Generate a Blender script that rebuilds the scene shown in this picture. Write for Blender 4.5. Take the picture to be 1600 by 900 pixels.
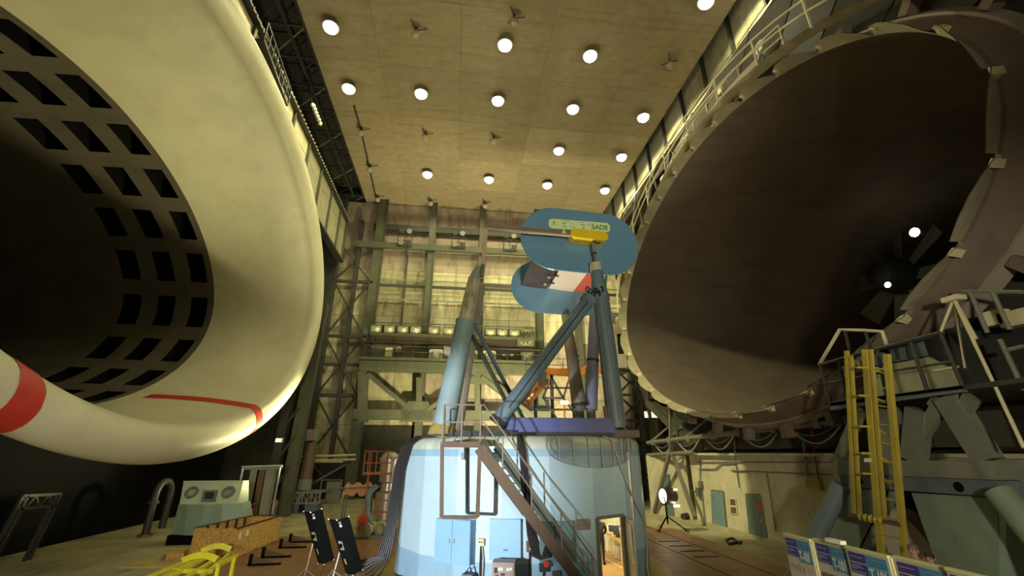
import bpy, bmesh, math, random
from math import sin, cos, pi, radians as R, sqrt, atan2, hypot
from mathutils import Vector as V, Matrix
random.seed(7)
SC = bpy.context.scene
for o in list(bpy.data.objects): bpy.data.objects.remove(o)
COL = SC.collection

# ------------------------------------------------------------------ camera
FPX, YAW, PITCH, EYE = 682.0, .125, .360, 4.0
cam_d = bpy.data.cameras.new('camera'); cam_d.sensor_width = 36; cam_d.lens = 36*FPX/1600
cam_d.clip_end = 400; cam_d.clip_start = .05
cam = bpy.data.objects.new('camera', cam_d); COL.objects.link(cam)
cam.location = (0, 0, EYE); cam.rotation_euler = (pi/2+PITCH, 0, -YAW); SC.camera = cam

# ------------------------------------------------------------------ world, lights, exposure
W = bpy.data.worlds.new('hall_air'); SC.world = W; W.use_nodes = True
W.node_tree.nodes['Background'].inputs[0].default_value = (1.0, .90, .62, 1)
W.node_tree.nodes['Background'].inputs[1].default_value = .025
SC.view_settings.view_transform = 'Standard'; SC.view_settings.look = 'None'
SC.view_settings.exposure = 0.12; SC.view_settings.gamma = 1.0
try: SC.view_settings.use_curve_mapping = False
except Exception: pass
WARM = (1.0, .92, .48); FLOODC = (1.0, .93, .66); COOL = (.86, .93, 1.0)
def light(kind, name, loc, energy, col, size=.3, aim=None, angle=None, blend=.5):
    d = bpy.data.lights.new(name, kind); d.energy = energy; d.color = col
    if kind != 'SUN': d.shadow_soft_size = size
    if angle: d.spot_size = R(angle); d.spot_blend = blend
    o = bpy.data.objects.new(name, d); COL.objects.link(o); o.location = loc
    if aim is not None: o.rotation_euler = (V(aim)-V(loc)).to_track_quat('-Z', 'Y').to_euler()
    return o
LAMP_W = 12500        # each lit ceiling lamp
# unseen floods: cool drum-front flood first, then fill spots added to brighten the hall
light('SPOT', 'unseen_flood', (-9, -1.0, 3.0), 19000, COOL, .25, (-1.0, 15.5, 2.8), 31, .6)
light('SPOT', 'unseen_flood', (2.5, -6, 5.0), 5800, FLOODC, .5, (2.5, 20, 31), 84, .9)
light('SPOT', 'unseen_flood', (1.5, -5, 5.0), 4200, FLOODC, .4, (12.5, 12, 3), 60, .8)
light('SPOT', 'unseen_flood', (-1.5, -4, 5.0), 8000, FLOODC, .4, (-9.5, 20, 2.0), 40, .8)
light('SPOT', 'unseen_flood', (3.6, 18.6, 4.8), 2200, FLOODC, .2, (4.6, 18.6, 12), 70, .8)  # added spot on the drum top, brightening the wing underside
light('SPOT', 'unseen_flood', (5, -5, 3.5), 4500, FLOODC, .5, (5, 17, 11), 60, .8)
# unseen floods behind the drum: left lip, then two added for the back wall
light('SPOT', 'unseen_flood', (-5.6, 31.0, 3.2), 12000, WARM, .4, (-10.8, 27.5, 6.0), 80, .9)
light('SPOT', 'unseen_flood', (-.5, 34.5, 2.6), 11500, WARM, .4, (-1, 46, 17), 110, .9)
light('SPOT', 'unseen_flood', (8.5, 36.5, 2.6), 15000, WARM, .4, (8, 46, 17), 110, .9)
# unseen flood added at the left balcony to brighten the right duct's lower lining
light('SPOT', 'unseen_flood', (-11.0, 20.5, 27.0), 34000, WARM, .9, (17, 29, 6.5), 34, .5)
light('SPOT', 'unseen_flood', (-2.0, 29.0, 3.2), 6500, WARM, .5, (-4, 25, 27), 100, .9)  # added unseen spot behind the drum, brightening the upper bell and ceiling

# ------------------------------------------------------------------ survey: world point on the sight line of a photo pixel, cut by a plane
_cy, _sy, _cp, _sp = cos(YAW), sin(YAW), cos(PITCH), sin(PITCH)
_F = V((_sy*_cp, _cy*_cp, _sp)); _R = V((_cy, -_sy, 0)); _U = _R.cross(_F); _O = V((0, 0, EYE))
def pt(x, y, Y=None, X=None, Z=None):
    d = _R*((x-800)/FPX)+_U*((450-y)/FPX)+_F
    t = Y/d.y if Y is not None else (X/d.x if X is not None else (Z-EYE)/d.z)
    return _O+d*t

# ------------------------------------------------------------------ materials
MATS = {}
def M(name, col, rough=.6, metal=0, var=.12, scale=1.5, dirt=None, dirt_amt=.5, dscale=(.6, .6, .15), bump=0, emit=None, obj_rand=0, spec=None):
    m = bpy.data.materials.new(name); m.use_nodes = True; nt = m.node_tree; N = nt.nodes; L = nt.links
    b = N['Principled BSDF']; b.inputs['Roughness'].default_value = rough; b.inputs['Metallic'].default_value = metal
    if spec is not None: b.inputs['Specular IOR Level'].default_value = spec
    c = list(col)+[1]
    tc = N.new('ShaderNodeTexCoord')
    nz = N.new('ShaderNodeTexNoise'); nz.inputs['Scale'].default_value = scale; nz.inputs['Detail'].default_value = 5
    L.new(tc.outputs['Object'], nz.inputs['Vector'])
    r = N.new('ShaderNodeMapRange'); r.inputs['From Min'].default_value = .3; r.inputs['From Max'].default_value = .7
    r.inputs['To Min'].default_value = 1-var; r.inputs['To Max'].default_value = 1+var
    L.new(nz.outputs['Fac'], r.inputs['Value'])
    mul = N.new('ShaderNodeVectorMath'); mul.operation = 'SCALE'; mul.inputs[0].default_value = c[:3]
    L.new(r.outputs['Result'], mul.inputs['Scale'])
    out = mul.outputs['Vector']
    if obj_rand:
        oi = N.new('ShaderNodeObjectInfo'); r2 = N.new('ShaderNodeMapRange')
        r2.inputs['To Min'].default_value = 1-obj_rand; r2.inputs['To Max'].default_value = 1+obj_rand
        L.new(oi.outputs['Random'], r2.inputs['Value'])
        m2 = N.new('ShaderNodeVectorMath'); m2.operation = 'SCALE'; L.new(out, m2.inputs[0]); L.new(r2.outputs['Result'], m2.inputs['Scale'])
        out = m2.outputs['Vector']
    if dirt:
        mp = N.new('ShaderNodeMapping'); mp.inputs['Scale'].default_value = dscale; L.new(tc.outputs['Object'], mp.inputs['Vector'])
        n2 = N.new('ShaderNodeTexNoise'); n2.inputs['Scale'].default_value = 3; n2.inputs['Detail'].default_value = 8; n2.inputs['Roughness'].default_value = .65
        L.new(mp.outputs['Vector'], n2.inputs['Vector'])
        cr = N.new('ShaderNodeMapRange'); cr.inputs['From Min'].default_value = .5; cr.inputs['From Max'].default_value = .72; cr.inputs['To Max'].default_value = dirt_amt
        L.new(n2.outputs['Fac'], cr.inputs['Value'])
        mx = N.new('ShaderNodeMix'); mx.data_type = 'RGBA'; L.new(cr.outputs['Result'], mx.inputs['Factor'])
        L.new(out, mx.inputs['A']); mx.inputs['B'].default_value = list(dirt)+[1]; out = mx.outputs['Result']
    L.new(out, b.inputs['Base Color'])
    if bump:
        bp = N.new('ShaderNodeBump'); bp.inputs['Strength'].default_value = bump; bp.inputs['Distance'].default_value = .02
        L.new(nz.outputs['Fac'], bp.inputs['Height']); L.new(bp.outputs['Normal'], b.inputs['Normal'])
    if emit:
        b.inputs['Emission Color'].default_value = list(emit[0])+[1]; b.inputs['Emission Strength'].default_value = emit[1]
    MATS[name] = m; return m
concrete = M('concrete_floor', (.42, .39, .24), .8, dirt=(.10, .10, .07), dirt_amt=.6, dscale=(.5, .12, 1), var=.2, scale=.6)
brown_floor = M('brown_painted_floor', (.34, .19, .09), .5, dirt=(.09, .05, .03), dirt_amt=.5, dscale=(.4, .4, 1), obj_rand=.08)
ceil_m = M('ceiling_boards', (.33, .265, .165), .85, dirt=(.17, .13, .08), dirt_amt=.55, dscale=(.10, 1.0, 1), obj_rand=.10, var=.1)
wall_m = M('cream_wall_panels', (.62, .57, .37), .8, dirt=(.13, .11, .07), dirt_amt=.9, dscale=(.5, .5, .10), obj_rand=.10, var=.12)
wall_shaded_dirty = M('shaded_stained_panels', (.40, .36, .22), .85, dirt=(.07, .06, .04), dirt_amt=.95, dscale=(.45, .45, .12), obj_rand=.12, var=.15)  # darker base holds the shade of the left bays; streaks are dirt
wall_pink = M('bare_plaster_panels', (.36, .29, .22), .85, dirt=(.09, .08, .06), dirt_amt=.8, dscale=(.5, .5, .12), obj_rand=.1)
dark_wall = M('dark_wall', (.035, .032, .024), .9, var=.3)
green_steel = M('olive_steel', (.08, .084, .052), .6, dirt=(.05, .045, .03), dirt_amt=.6)
dark_steel = M('dark_steel', (.035, .035, .03), .6, var=.25)
grey_steel = M('grey_steel', (.20, .20, .16), .55, dirt=(.06, .055, .045), dirt_amt=.5)
web_m = M('girder_web_paint', (.30, .285, .18), .65, dirt=(.10, .09, .06), dirt_amt=.6, obj_rand=.08)
cream_steel = M('cream_steel', (.66, .60, .38), .55, dirt=(.25, .2, .1), dirt_amt=.4)
white_bell = M('white_bell_paint', (.64, .61, .43), .5, var=.05, scale=.5, dirt=(.46, .41, .27), dirt_amt=.45, dscale=(.14, .14, .14))
red_paint = M('red_stripe_paint', (.50, .035, .02), .5)
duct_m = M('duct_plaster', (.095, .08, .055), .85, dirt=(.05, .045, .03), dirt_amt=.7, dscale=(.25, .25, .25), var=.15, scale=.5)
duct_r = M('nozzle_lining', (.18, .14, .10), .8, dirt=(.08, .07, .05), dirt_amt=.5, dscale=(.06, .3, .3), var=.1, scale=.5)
black = M('black', (.004, .004, .004), .95, spec=.1)
tab_m = M('tab_steel', (.36, .32, .21), .7, var=.15)
tab_pale = M('tab_bracket_pale', (.62, .56, .34), .6)  # paler tone for the brackets between the tabs
ring_m = M('ring_paint', (.21, .155, .125), .65, dirt=(.10, .08, .06), dirt_amt=.4)
ring_edge = M('ring_edge_paint', (.36, .29, .25), .6)
blue_plate = M('blue_endplate', (.15, .31, .49), .22, var=.04, scale=.4, spec=.6)
cap_m = M('drum_blue', (.40, .56, .72), .5)
dblue = M('cabinet_blue', (.27, .49, .68), .45, var=.05)
leg_blue = M('pylon_blue', (.155, .235, .29), .45, dirt=(.10, .10, .09), dirt_amt=.5, dscale=(1, 1, .3))
leg_pale = M('pylon_pale_blue', (.28, .39, .40), .5, dirt=(.18, .17, .12), dirt_amt=.35, dscale=(1, 1, .3))
leg_grey = M('pylon_blue_grey', (.14, .18, .20), .5, dirt=(.32, .36, .38), dirt_amt=.6, dscale=(5, 5, .15))
leg_bare = M('worn_silver', (.58, .52, .36), .4, .2, dirt=(.08, .07, .05), dirt_amt=.95, dscale=(1.5, 1.5, .6))
leg_brown = M('pylon_grey_brown', (.33, .29, .22), .6, dirt=(.25, .12, .06), dirt_amt=.5, dscale=(1, 1, .3))
leg_purple = M('pylon_lilac', (.22, .22, .30), .5, var=.1)
violet = M('violet_box', (.13, .15, .35), .5, dirt=(.25, .16, .16), dirt_amt=.55, dscale=(.9, .9, .2))
brown_steel = M('brown_steel', (.135, .085, .05), .5)
rail_m = M('pinkish_rail', (.30, .235, .18), .45)
pink_bar = M('pink_bar', (.50, .37, .28), .5)
yellow = M('yellow_pod', (.85, .60, .02), .35, var=.03)
lime = M('lime_label', (.72, .90, .48), .5, var=.02)
ink = M('label_ink', (.08, .13, .06), .6)
white_skin = M('wing_white', (.72, .62, .54), .35, var=.05)
red_skin = M('wing_red', (.55, .10, .05), .35, dirt=(.62, .2, .12), dirt_amt=.4)
dark_skin = M('wing_dark', (.055, .04, .04), .4)
bright_yellow = M('cart_yellow', (.80, .76, .04), .45)
ladder_yellow = M('ladder_yellow', (.42, .33, .05), .5, dirt=(.10, .08, .03), dirt_amt=.6)
osb = M('osb_board', (.62, .38, .10), .75, var=.45, scale=14, dirt=(.24, .13, .03), dirt_amt=.6, dscale=(4, 4, 4))
ply = M('plywood', (.50, .40, .16), .7, var=.15)
teal = M('teal_paint', (.28, .39, .32), .5, var=.06, dirt=(.14, .17, .13), dirt_amt=.4)
teal_face = M('pale_teal_paint', (.46, .56, .42), .5, var=.05)
shield_m = M('shield_teal', (.20, .25, .19), .6, dirt=(.12, .14, .11), dirt_amt=.6, dscale=(.5, .5, .3))
bluegrey = M('blue_grey_beam', (.12, .155, .17), .6, dirt=(.08, .08, .07), dirt_amt=.5)
pipe_blue = M('pipe_blue', (.15, .20, .23), .45)
orange = M('orange_paint', (.55, .18, .015), .5)
rust = M('rust_orange', (.42, .13, .05), .6, var=.2)
silver = M('silver_tank', (.55, .49, .44), .35, .6, dirt=(.30, .25, .2), dirt_amt=.4)
cable_m = M('black_cable', (.018, .016, .015), .5)
wire_m = M('grey_wire', (.33, .36, .37), .4, .3)
pale_cable = M('pale_cable', (.42, .42, .34), .5)
white_plaster = M('building_plaster', (.58, .54, .38), .85, dirt=(.36, .33, .2), dirt_amt=.6, dscale=(.6, .6, .3))
door_blue = M('door_blue', (.17, .27, .31), .55, var=.1)
door_teal = M('door_teal', (.13, .19, .18), .55, var=.1)
glass_d = M('dark_glass', (.03, .035, .03), .08, spec=.8)
glass_l = M('lamp_glass', (.30, .30, .20), .10, spec=.8)
lens_m = M('lamp_lens', (.7, .65, .5), .2, .3)
emit_l = M('lamp_glow', (1, 1, .9), .5, emit=((1, .97, .80), 9))
emit_w = M('warm_glow', (1, 1, .9), .5, emit=((1, .86, .62), 12))
emit_s = M('window_glow', (1, 1, .9), .5, emit=((1, .95, .62), .9))
unlit_g = M('unlit_globe', (.45, .38, .27), .2)
paper = M('board_paper', (.46, .42, .33), .6, var=.03)
indigo = M('print_indigo', (.04, .03, .19), .5, var=.02)
azure = M('print_azure', (.045, .19, .34), .5, var=.02)
pale_print = M('print_pale', (.55, .55, .48), .5, var=.02)
photo_m = M('print_photo', (.22, .17, .14), .5, var=.8, scale=9)
frame_m = M('board_frame', (.52, .50, .26), .5)
panel_black = M('panel_black', (.004, .004, .004), .8, spec=.15)
tan_m = M('tan_cabinet', (.40, .30, .22), .5)
beige_m = M('beige_plastic', (.60, .56, .42), .5)
white_m = M('white_plastic', (.75, .74, .66), .45)
room_wall = M('room_wall', (.66, .64, .42), .7)
room_floor = M('room_floor', (.40, .23, .08), .5)
wood = M('desk_wood', (.55, .33, .10), .5)
steel_door = M('door_grey', (.36, .37, .37), .4, .2)
skin_m = M('skin', (.48, .26, .18), .6)
cloth_black = M('black_cloth', (.008, .008, .009), .8)
cloth_grey = M('grey_cloth', (.20, .20, .16), .8)
hair_m = M('hair', (.03, .02, .015), .7)
tarp = M('pink_tarp', (.55, .27, .15), .8)
leaf = M('leaf', (.08, .20, .06), .5)
pipe_lime = M('pipe_lime', (.50, .52, .24), .5)
yellow_ring = M('base_ring_yellow', (.55, .36, .03), .5)
red_m = M('red', (.6, .05, .02), .5)
green_em = M('green_indicator', (.1, .6, .2), .5)
clock_face = M('clock_face', (.15, .155, .09), .6)
clock_mark = M('clock_mark', (.60, .58, .36), .5)
shutter = M('grey_panel', (.22, .22, .19), .6)

# ------------------------------------------------------------------ mesh builder
ORG = {}
class MB:
    def __init__(s): s.v = []; s.f = []
    def add(s, vs, fs):
        n = len(s.v); s.v += [tuple(p) for p in vs]; s.f += [tuple(i+n for i in f) for f in fs]; return s
    def box(s, c, d, rot=None):
        x, y, z = d[0]/2, d[1]/2, d[2]/2; c = V(c)
        P = [V((a*x, b*y, e*z)) for a in (-1, 1) for b in (-1, 1) for e in (-1, 1)]
        if rot is not None: P = [rot @ p for p in P]
        return s.add([p+c for p in P], [(0,1,3,2),(4,6,7,5),(0,4,5,1),(2,3,7,6),(0,2,6,4),(1,5,7,3)])
    def hexa(s, a, b):       # two quads a, b -> closed box
        return s.add(list(a)+list(b), [(3,2,1,0),(4,5,6,7)]+[(i,(i+1)%4,4+(i+1)%4,4+i) for i in range(4)])
    def beam(s, p, q, w, h=None, up=(0, 0, 1)):
        p, q = V(p), V(q); h = h or w; d = (q-p)
        if d.length < 1e-6: return s
        d.normalize(); u = V(up)
        if abs(d.dot(u)) > .95: u = V((0, 1, 0))
        r = d.cross(u).normalized(); u = r.cross(d)
        A = [r*(a*w/2)+u*(b*h/2) for a, b in ((-1,-1),(1,-1),(1,1),(-1,1))]
        return s.hexa([p+a for a in A], [q+a for a in A])
    def tube(s, p, q, r, r2=None, n=10, caps=True):
        return s.path([p, q], r, n, caps, r2)
    def path(s, pts, r, n=8, caps=True, r2=None):
        pts = [V(p) for p in pts]; m = len(pts); base = len(s.v); prev = None
        for i, p in enumerate(pts):
            d = (pts[min(i+1, m-1)]-pts[max(i-1, 0)])
            if d.length < 1e-9: d = V((0, 0, 1))
            d.normalize()
            if prev is None:
                u = V((0, 0, 1)) if abs(d.z) < .9 else V((0, 1, 0))
            else: u = prev
            a = d.cross(u)
            if a.length < 1e-6: a = d.cross(V((1, 0, 0)))
            a.normalize(); b = a.cross(d); prev = b
            rr = r if r2 is None else r+(r2-r)*i/(m-1)
            for k in range(n):
                t = 2*pi*k/n; s.v.append(tuple(p+a*(cos(t)*rr)+b*(sin(t)*rr)))
        for i in range(m-1):
            for k in range(n):
                k2 = (k+1) % n; s.f.append((base+i*n+k, base+i*n+k2, base+(i+1)*n+k2, base+(i+1)*n+k))
        if caps:
            s.f.append(tuple(base+k for k in range(n))[::-1]); s.f.append(tuple(base+(m-1)*n+k for k in range(n)))
        return s
    def grid(s, P, closed=False):     # rows x cols of points
        n = len(P[0]); b = len(s.v)
        for row in P: s.v += [tuple(p) for p in row]
        for i in range(len(P)-1):
            for k in range(n if closed else n-1):
                k2 = (k+1) % n; s.f.append((b+i*n+k, b+i*n+k2, b+(i+1)*n+k2, b+(i+1)*n+k))
        return s
    def prism(s, poly, d):            # planar polygon of 3d points extruded by vector d
        n = len(poly); d = V(d); b = len(s.v)
        s.v += [tuple(V(p)) for p in poly]+[tuple(V(p)+d) for p in poly]
        s.f += [tuple(range(b+n-1, b-1, -1)), tuple(range(b+n, b+2*n))]
        s.f += [(b+i, b+(i+1) % n, b+n+(i+1) % n, b+n+i) for i in range(n)]
        return s
    def lathe(s, prof, c=(0, 0, 0), n=16, axis='z', a0=0):
        c = V(c); P = []
        for r, h in prof:
            row = []
            for k in range(n):
                t = a0+2*pi*k/n
                q = V((r*cos(t), r*sin(t), h)) if axis == 'z' else (V((r*cos(t), h, r*sin(t))) if axis == 'y' else V((h, r*cos(t), r*sin(t))))
                row.append(c+q)
            P.append(row)
        return s.grid(P, True)
    def lathe_dir(s, prof, c, d, n=16):   # profile (r, h) around direction d
        d = V(d).normalized(); u = V((0, 0, 1)) if abs(d.z) < .9 else V((0, 1, 0)); a = d.cross(u).normalized(); b = a.cross(d); c = V(c)
        return s.grid([[c+d*h+a*(cos(2*pi*k/n)*r)+b*(sin(2*pi*k/n)*r) for k in range(n)] for r, h in prof], True)
    def build(s, name, mat, parent=None, smooth=False, label=None, mats=None, bevel=0):
        org = V(ORG.get(parent.name, (0, 0, 0))) if parent else V((0, 0, 0))
        me = bpy.data.meshes.new(name); me.from_pydata([tuple(V(p)-org) for p in s.v], [], s.f)
        me.materials.append(mat)
        bm = bmesh.new(); bm.from_mesh(me); bmesh.ops.recalc_face_normals(bm, faces=bm.faces[:]); bm.to_mesh(me); bm.free()
        if smooth:
            for p in me.polygons: p.use_smooth = True
            try: me.set_sharp_from_angle(angle=R(40))
            except Exception: pass
        o = bpy.data.objects.new(name, me); COL.objects.link(o)
        if parent: o.parent = parent; ORG[o.name] = tuple(org)
        if label: o['label'] = label
        if bevel:
            b = o.modifiers.new('bevel', 'BEVEL'); b.width = bevel; b.segments = 2; b.limit_method = 'ANGLE'
        return o
def thing(name, label, cat, loc=(0, 0, 0), group=None):
    o = bpy.data.objects.new(name, None); COL.objects.link(o); o.location = loc; ORG[o.name] = tuple(loc)
    o.empty_display_size = .1
    o['label'] = label; o['category'] = cat
    if group: o['group'] = group
    return o
def tag(o, label, cat, group=None):
    o['label'] = label; o['category'] = cat
    if group: o['group'] = group
    return o
def struct(o): o['kind'] = 'structure'; return o
def stuff(o): o['kind'] = 'stuff'; return o
def dup(root, loc, label, rotz=0):
    r = root.copy(); COL.objects.link(r); r.location = loc; r.rotation_euler = (0, 0, rotz); r['label'] = label
    for ch in list(root.children):
        c = ch.copy(); COL.objects.link(c); c.parent = r
        for g in ch.children:
            d = g.copy(); COL.objects.link(d); d.parent = c
    return r
def text_mesh(name, body, size, mat, parent, origin, ux, uy, depth=.004, align='LEFT', bold=0, fit=None):
    # lettering as real raised print: ux, uy are the reading and up directions
    cu = bpy.data.curves.new(name, 'FONT'); cu.body = body; cu.size = size; cu.extrude = depth; cu.align_x = align; cu.align_y = 'CENTER'; cu.offset = bold
    t = bpy.data.objects.new(name, cu); COL.objects.link(t)
    dg = bpy.context.evaluated_depsgraph_get(); dg.update()
    me = bpy.data.meshes.new_from_object(t.evaluated_get(dg)); bpy.data.objects.remove(t)
    ux, uy = V(ux).normalized(), V(uy).normalized(); uz = ux.cross(uy)
    org = V(ORG.get(parent.name, (0, 0, 0)))
    Mx = Matrix((ux, uy, uz)).transposed()
    if fit:
        xs_f = [v.co.x for v in me.vertices]; kf = fit/(max(xs_f)-min(xs_f)); cf = (max(xs_f)+min(xs_f))/2
        for v in me.vertices: v.co.x = (v.co.x-cf)*kf
    for v in me.vertices: v.co = Mx @ v.co+V(origin)-org
    me.materials.clear(); me.materials.append(mat)
    o = bpy.data.objects.new(name, me); COL.objects.link(o); o.parent = parent; ORG[o.name] = tuple(org)
    return o
ORD = ['first', 'second', 'third', 'fourth', 'fifth', 'sixth', 'seventh', 'eighth', 'ninth', 'tenth', 'eleventh', 'twelfth']

# ================================================================== SETTING
YB, ZC = 46.0, 31.35
struct(MB().box((0, 20, -.25), (106, 70, .5)).build('floor', concrete))
FL = bpy.data.objects['floor']
k = 0
for i in range(7):                     # brown painted steel plates of the floor around the drum
    for j in range(6):
        x0, y0 = -9.7+i*3.16, 8.2+j*3.02
        if abs(x0+1.58-2.75) < 4 and abs(y0+1.5-18.85) < 3.2: continue
        MB().box((x0+1.58, y0+1.51, .012), (3.14, 3.0, .024)).build('floor_plate', brown_floor, FL)
for x in (9.6, 11.2):                # sunk rails and slot covers of the right floor
    MB().box((x, 22, .012), (.10, 26, .03)).build('floor_rail', dark_steel, FL)
for j in range(4): MB().box((10.4, 19.3+j*1.1, .03), (1.1, .08, .03)).build('slot_cover', dark_steel, FL)
# ceiling with its boarded fields
ce = struct(MB().box((2.75, 17, ZC+.35), (28.2, 58, .3)).build('ceiling', ceil_m))
xs = [-11.35, -6.7, -.75, 5.5, 11.8, 16.85]; ys = [-12+5.4*i-.02 for i in range(11)]
ys = [y for y in ys if y < 45]+[46]
for a, b in zip(xs, xs[1:]):
    for c, d in zip(ys, ys[1:]):
        MB().box(((a+b)/2, (c+d)/2, ZC+.1), (b-a-.015, d-c-.015, .2)).build('ceiling_field', ceil_m, ce)
# back wall
wb = struct(MB().box((0, YB+.4, 16), (104, .4, 33)).build('wall_back', dark_wall))
colx = [-13.4, -9.2, -3.45, 2.2, 8.75, 13.0, 18.6, 25]
zrow = [0, 1.9, 3.3, 6.5, 9.1, 11.6, 15.2, 17.6, 20.5, 22.9, 25.2, 27.6, 31.3]
for a, b in zip(colx, colx[1:]):
    n = 2 if b-a > 4.5 else 1
    for q in range(n):
        x0 = a+(b-a)*q/n; x1 = a+(b-a)*(q+1)/n
        for c, d in zip(zrow, zrow[1:]):
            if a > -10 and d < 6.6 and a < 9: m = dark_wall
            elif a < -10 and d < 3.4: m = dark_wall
            elif a < -3.5: m = wall_shaded_dirty if d < 25 else wall_pink
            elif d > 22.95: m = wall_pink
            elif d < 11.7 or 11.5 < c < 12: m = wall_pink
            else: m = wall_m
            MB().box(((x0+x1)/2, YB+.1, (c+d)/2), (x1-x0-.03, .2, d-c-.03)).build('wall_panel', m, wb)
wl = struct(MB().box((-52, 20, 16), (.4, 64, 33)).build('wall_left', dark_wall))
wr = struct(MB().box((52, 20, 16), (.4, 64, 33)).build('wall_right', dark_wall))

# ------------------------------------------------------------------ back wall steelwork
YS = 45.3
t = thing('steel_framework', 'olive steel framework of columns, beams and braces standing before the panelled back wall', 'framework', (2, YS, 0))
def zc(px, y, Y=YS): return pt(px, y, Y).z
for x, w in ((-9.2, 1.0), (-3.45, .7), (2.2, .6), (8.75, .7), (13.0, .7), (18.6, .7)):
    b = MB().beam((x, YS, 0), (x, YS, ZC), w, .5, (0, 1, 0))
    for s in (-1, 1): b.beam((x+s*w/2, YS-.2, 0), (x+s*w/2, YS-.2, ZC), .06, .35, (0, 1, 0))
    b.build('column', green_steel, t)
b = MB(); b.beam((-14, YS-.3, 0), (-14, YS-.3, ZC), 1.6, .9, (0, 1, 0)); b.build('column', dark_steel, t)
z1 = zc(700, 390); MB().box((3, YS-.2, z1), (30, .8, .5)).box((3, YS-.5, z1-.35), (30, .3, .2)).build('beam', green_steel, t)
MB().box((3, YS+.05, z1+2.4), (26, .3, .7)).build('beam', dark_steel, t)
for y, w in ((437, .12), (446, .3), (468, .16)):
    MB().box((4.9, YS+.25, zc(640, y)), (28, .15, w)).build('purlin', dark_steel if w > .2 else grey_steel, t)
for px in (634, 612): 
    p = pt(px, 430, YS+.3); MB().beam((p.x, YS+.3, zc(620, 520)), (p.x, YS+.3, zc(620, 395)), .18).build('purlin', dark_steel, t)
    break
# left bay bracing
xm, xl, xr = -11.3, -13.4, -9.6
MB().beam((xm, YS, 3.2), (xm, YS, z1+3), .4, .4, (0, 1, 0)).build('post', dark_steel, t)
for y in (440, 526, 570, 618, 720): MB().box(((xl+xr)/2, YS-.1, zc(540, y)), (4.2, .3, .3)).build('beam', dark_steel if y != 720 else cream_steel, t)
lv = [z1, zc(540, 440), zc(540, 526), zc(540, 618), zc(540, 716), .2]
for a, b_ in zip(lv, lv[1:]):
    for s in (0, 1):
        p, q = (xl, xr) if s else (xr, xl)
        MB().beam((p, YS-.25, a), (q, YS-.25, b_), .16).build('brace', dark_steel, t)
# shelf and walkway beams, lower truss
zs = zc(700, 527)
MB().box(((-9.0+8.2)/2, YS-.9, zs-.22), (16.8, 1.5, .14)).build('shelf', green_steel, t); MB().box((-.4, YS-.6, zs-.62), (16.8, .4, .65)).build('shelf_shadow_beam', M('shelf_shadow_brown', (.055, .038, .026), .7), t)  # beam coloured as the dark shadow band beneath the shelf
MB().tube((-8.9, YS-1.6, zs+.9), (8.2, YS-1.6, zs+.9), .05, n=6).build('rail', dark_steel, t)
zw = zc(700, 566)
MB().box((-.2, YS-1.0, zw-.1), (18.6, 2.0, .12)).build('deck', green_steel, t)
MB().box((-.2, YS-.9, zw-.75), (18.6, .7, 1.0)).build('beam', green_steel, t)
for i in range(12):
    x = -9+1.55*i; MB().tube((x, YS-1.95, zw), (x, YS-1.95, zw+1.1), .03, n=5).build('rail_post', dark_steel, t)
MB().tube((-9, YS-1.95, zw+1.1), (8.7, YS-1.95, zw+1.1), .035, n=5).tube((-9, YS-1.95, zw+.55), (8.7, YS-1.95, zw+.55), .025, n=5).build('rail', dark_steel, t)
zl = zc(700, 650)
MB().box((0, YS-.9, zl), (19, .7, .9)).build('beam', green_steel, t)
for a, b_ in (((575, 585), (643, 642)), ((668, 642), (742, 590)), ((752, 590), (838, 655))):
    MB().beam(pt(*a, YS-1.0), pt(*b_, YS-1.0), .75, .4).build('brace', green_steel, t)
for (x, y0, y1, w) in ((655, 640, 590, .55), (746, 645, 590, .5), (567, 660, 580, .9)):
    MB().beam(pt(x, y0, YS-1), pt(x, y1, YS-1), w, .4, (0, 1, 0)).build('post', green_steel, t)
for (x, y, w, h) in ((652, 643, 3.0, 1.9), (750, 591, 3.6, 1.2)):
    p = pt(x, y, YS-1.25); MB().prism([p+V((a*w/2, 0, b*h/2)) for a, b in ((-1,-1),(1,-1),(1,.2),(.6,1),(-.6,1),(-1,.2))], (0, .12, 0)).build('gusset', green_steel, t)

# flood housings on the shelf and on the walkway
def flood_box(c, w, label, framed=False, group='flood housings on the back wall'):
    c = V(c); o = thing('flood_housing', label, 'floodlight', tuple(c), group)
    h = w*.92
    a = [c+V(p) for p in ((-w/2, -.45, 0), (w/2, -.45, 0), (w/2, -.45, h*.8), (-w/2, -.45, h*.8))]
    b = [c+V(p) for p in ((-w/2, .5, 0), (w/2, .5, 0), (w/2, .5, h), (-w/2, .5, h))]
    MB().hexa(a, b).build('housing', cream_steel if framed else green_steel, o)
    MB().box(c+V((0, -.47, h*.4)), (w*.86, .04, h*.66)).build('pane', glass_l, o)
    MB().lathe_dir([(w*.28, 0), (w*.2, .05), (0, .07)], c+V((.0, -.49, h*.3)), (0, -1, 0), 10).build('lamp_lens', lens_m, o, True)
    f = MB()
    for s in (-1, 1): f.box(c+V((s*w*.46, -.5, h*.4)), (w*.08, .06, h*.8))
    f.box(c+V((0, -.5, h*.78)), (w, .06, .06)).box(c+V((0, -.5, .03)), (w, .06, .06)).box(c+V((0, -.5, h*.4)), (.05, .06, h*.7))
    f.build('frame', cream_steel if framed else green_steel, o)
    return o
for i, px in enumerate((588, 609, 630, 650, 678, 701, 720, 742, 766, 784, 803)):
    p = pt(px, 524, YS-1.0); flood_box((p.x, p.y, zs-.14), 1.15, 'unlit box floodlight on upper shelf of back wall, %s from left' % ORD[i])
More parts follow.
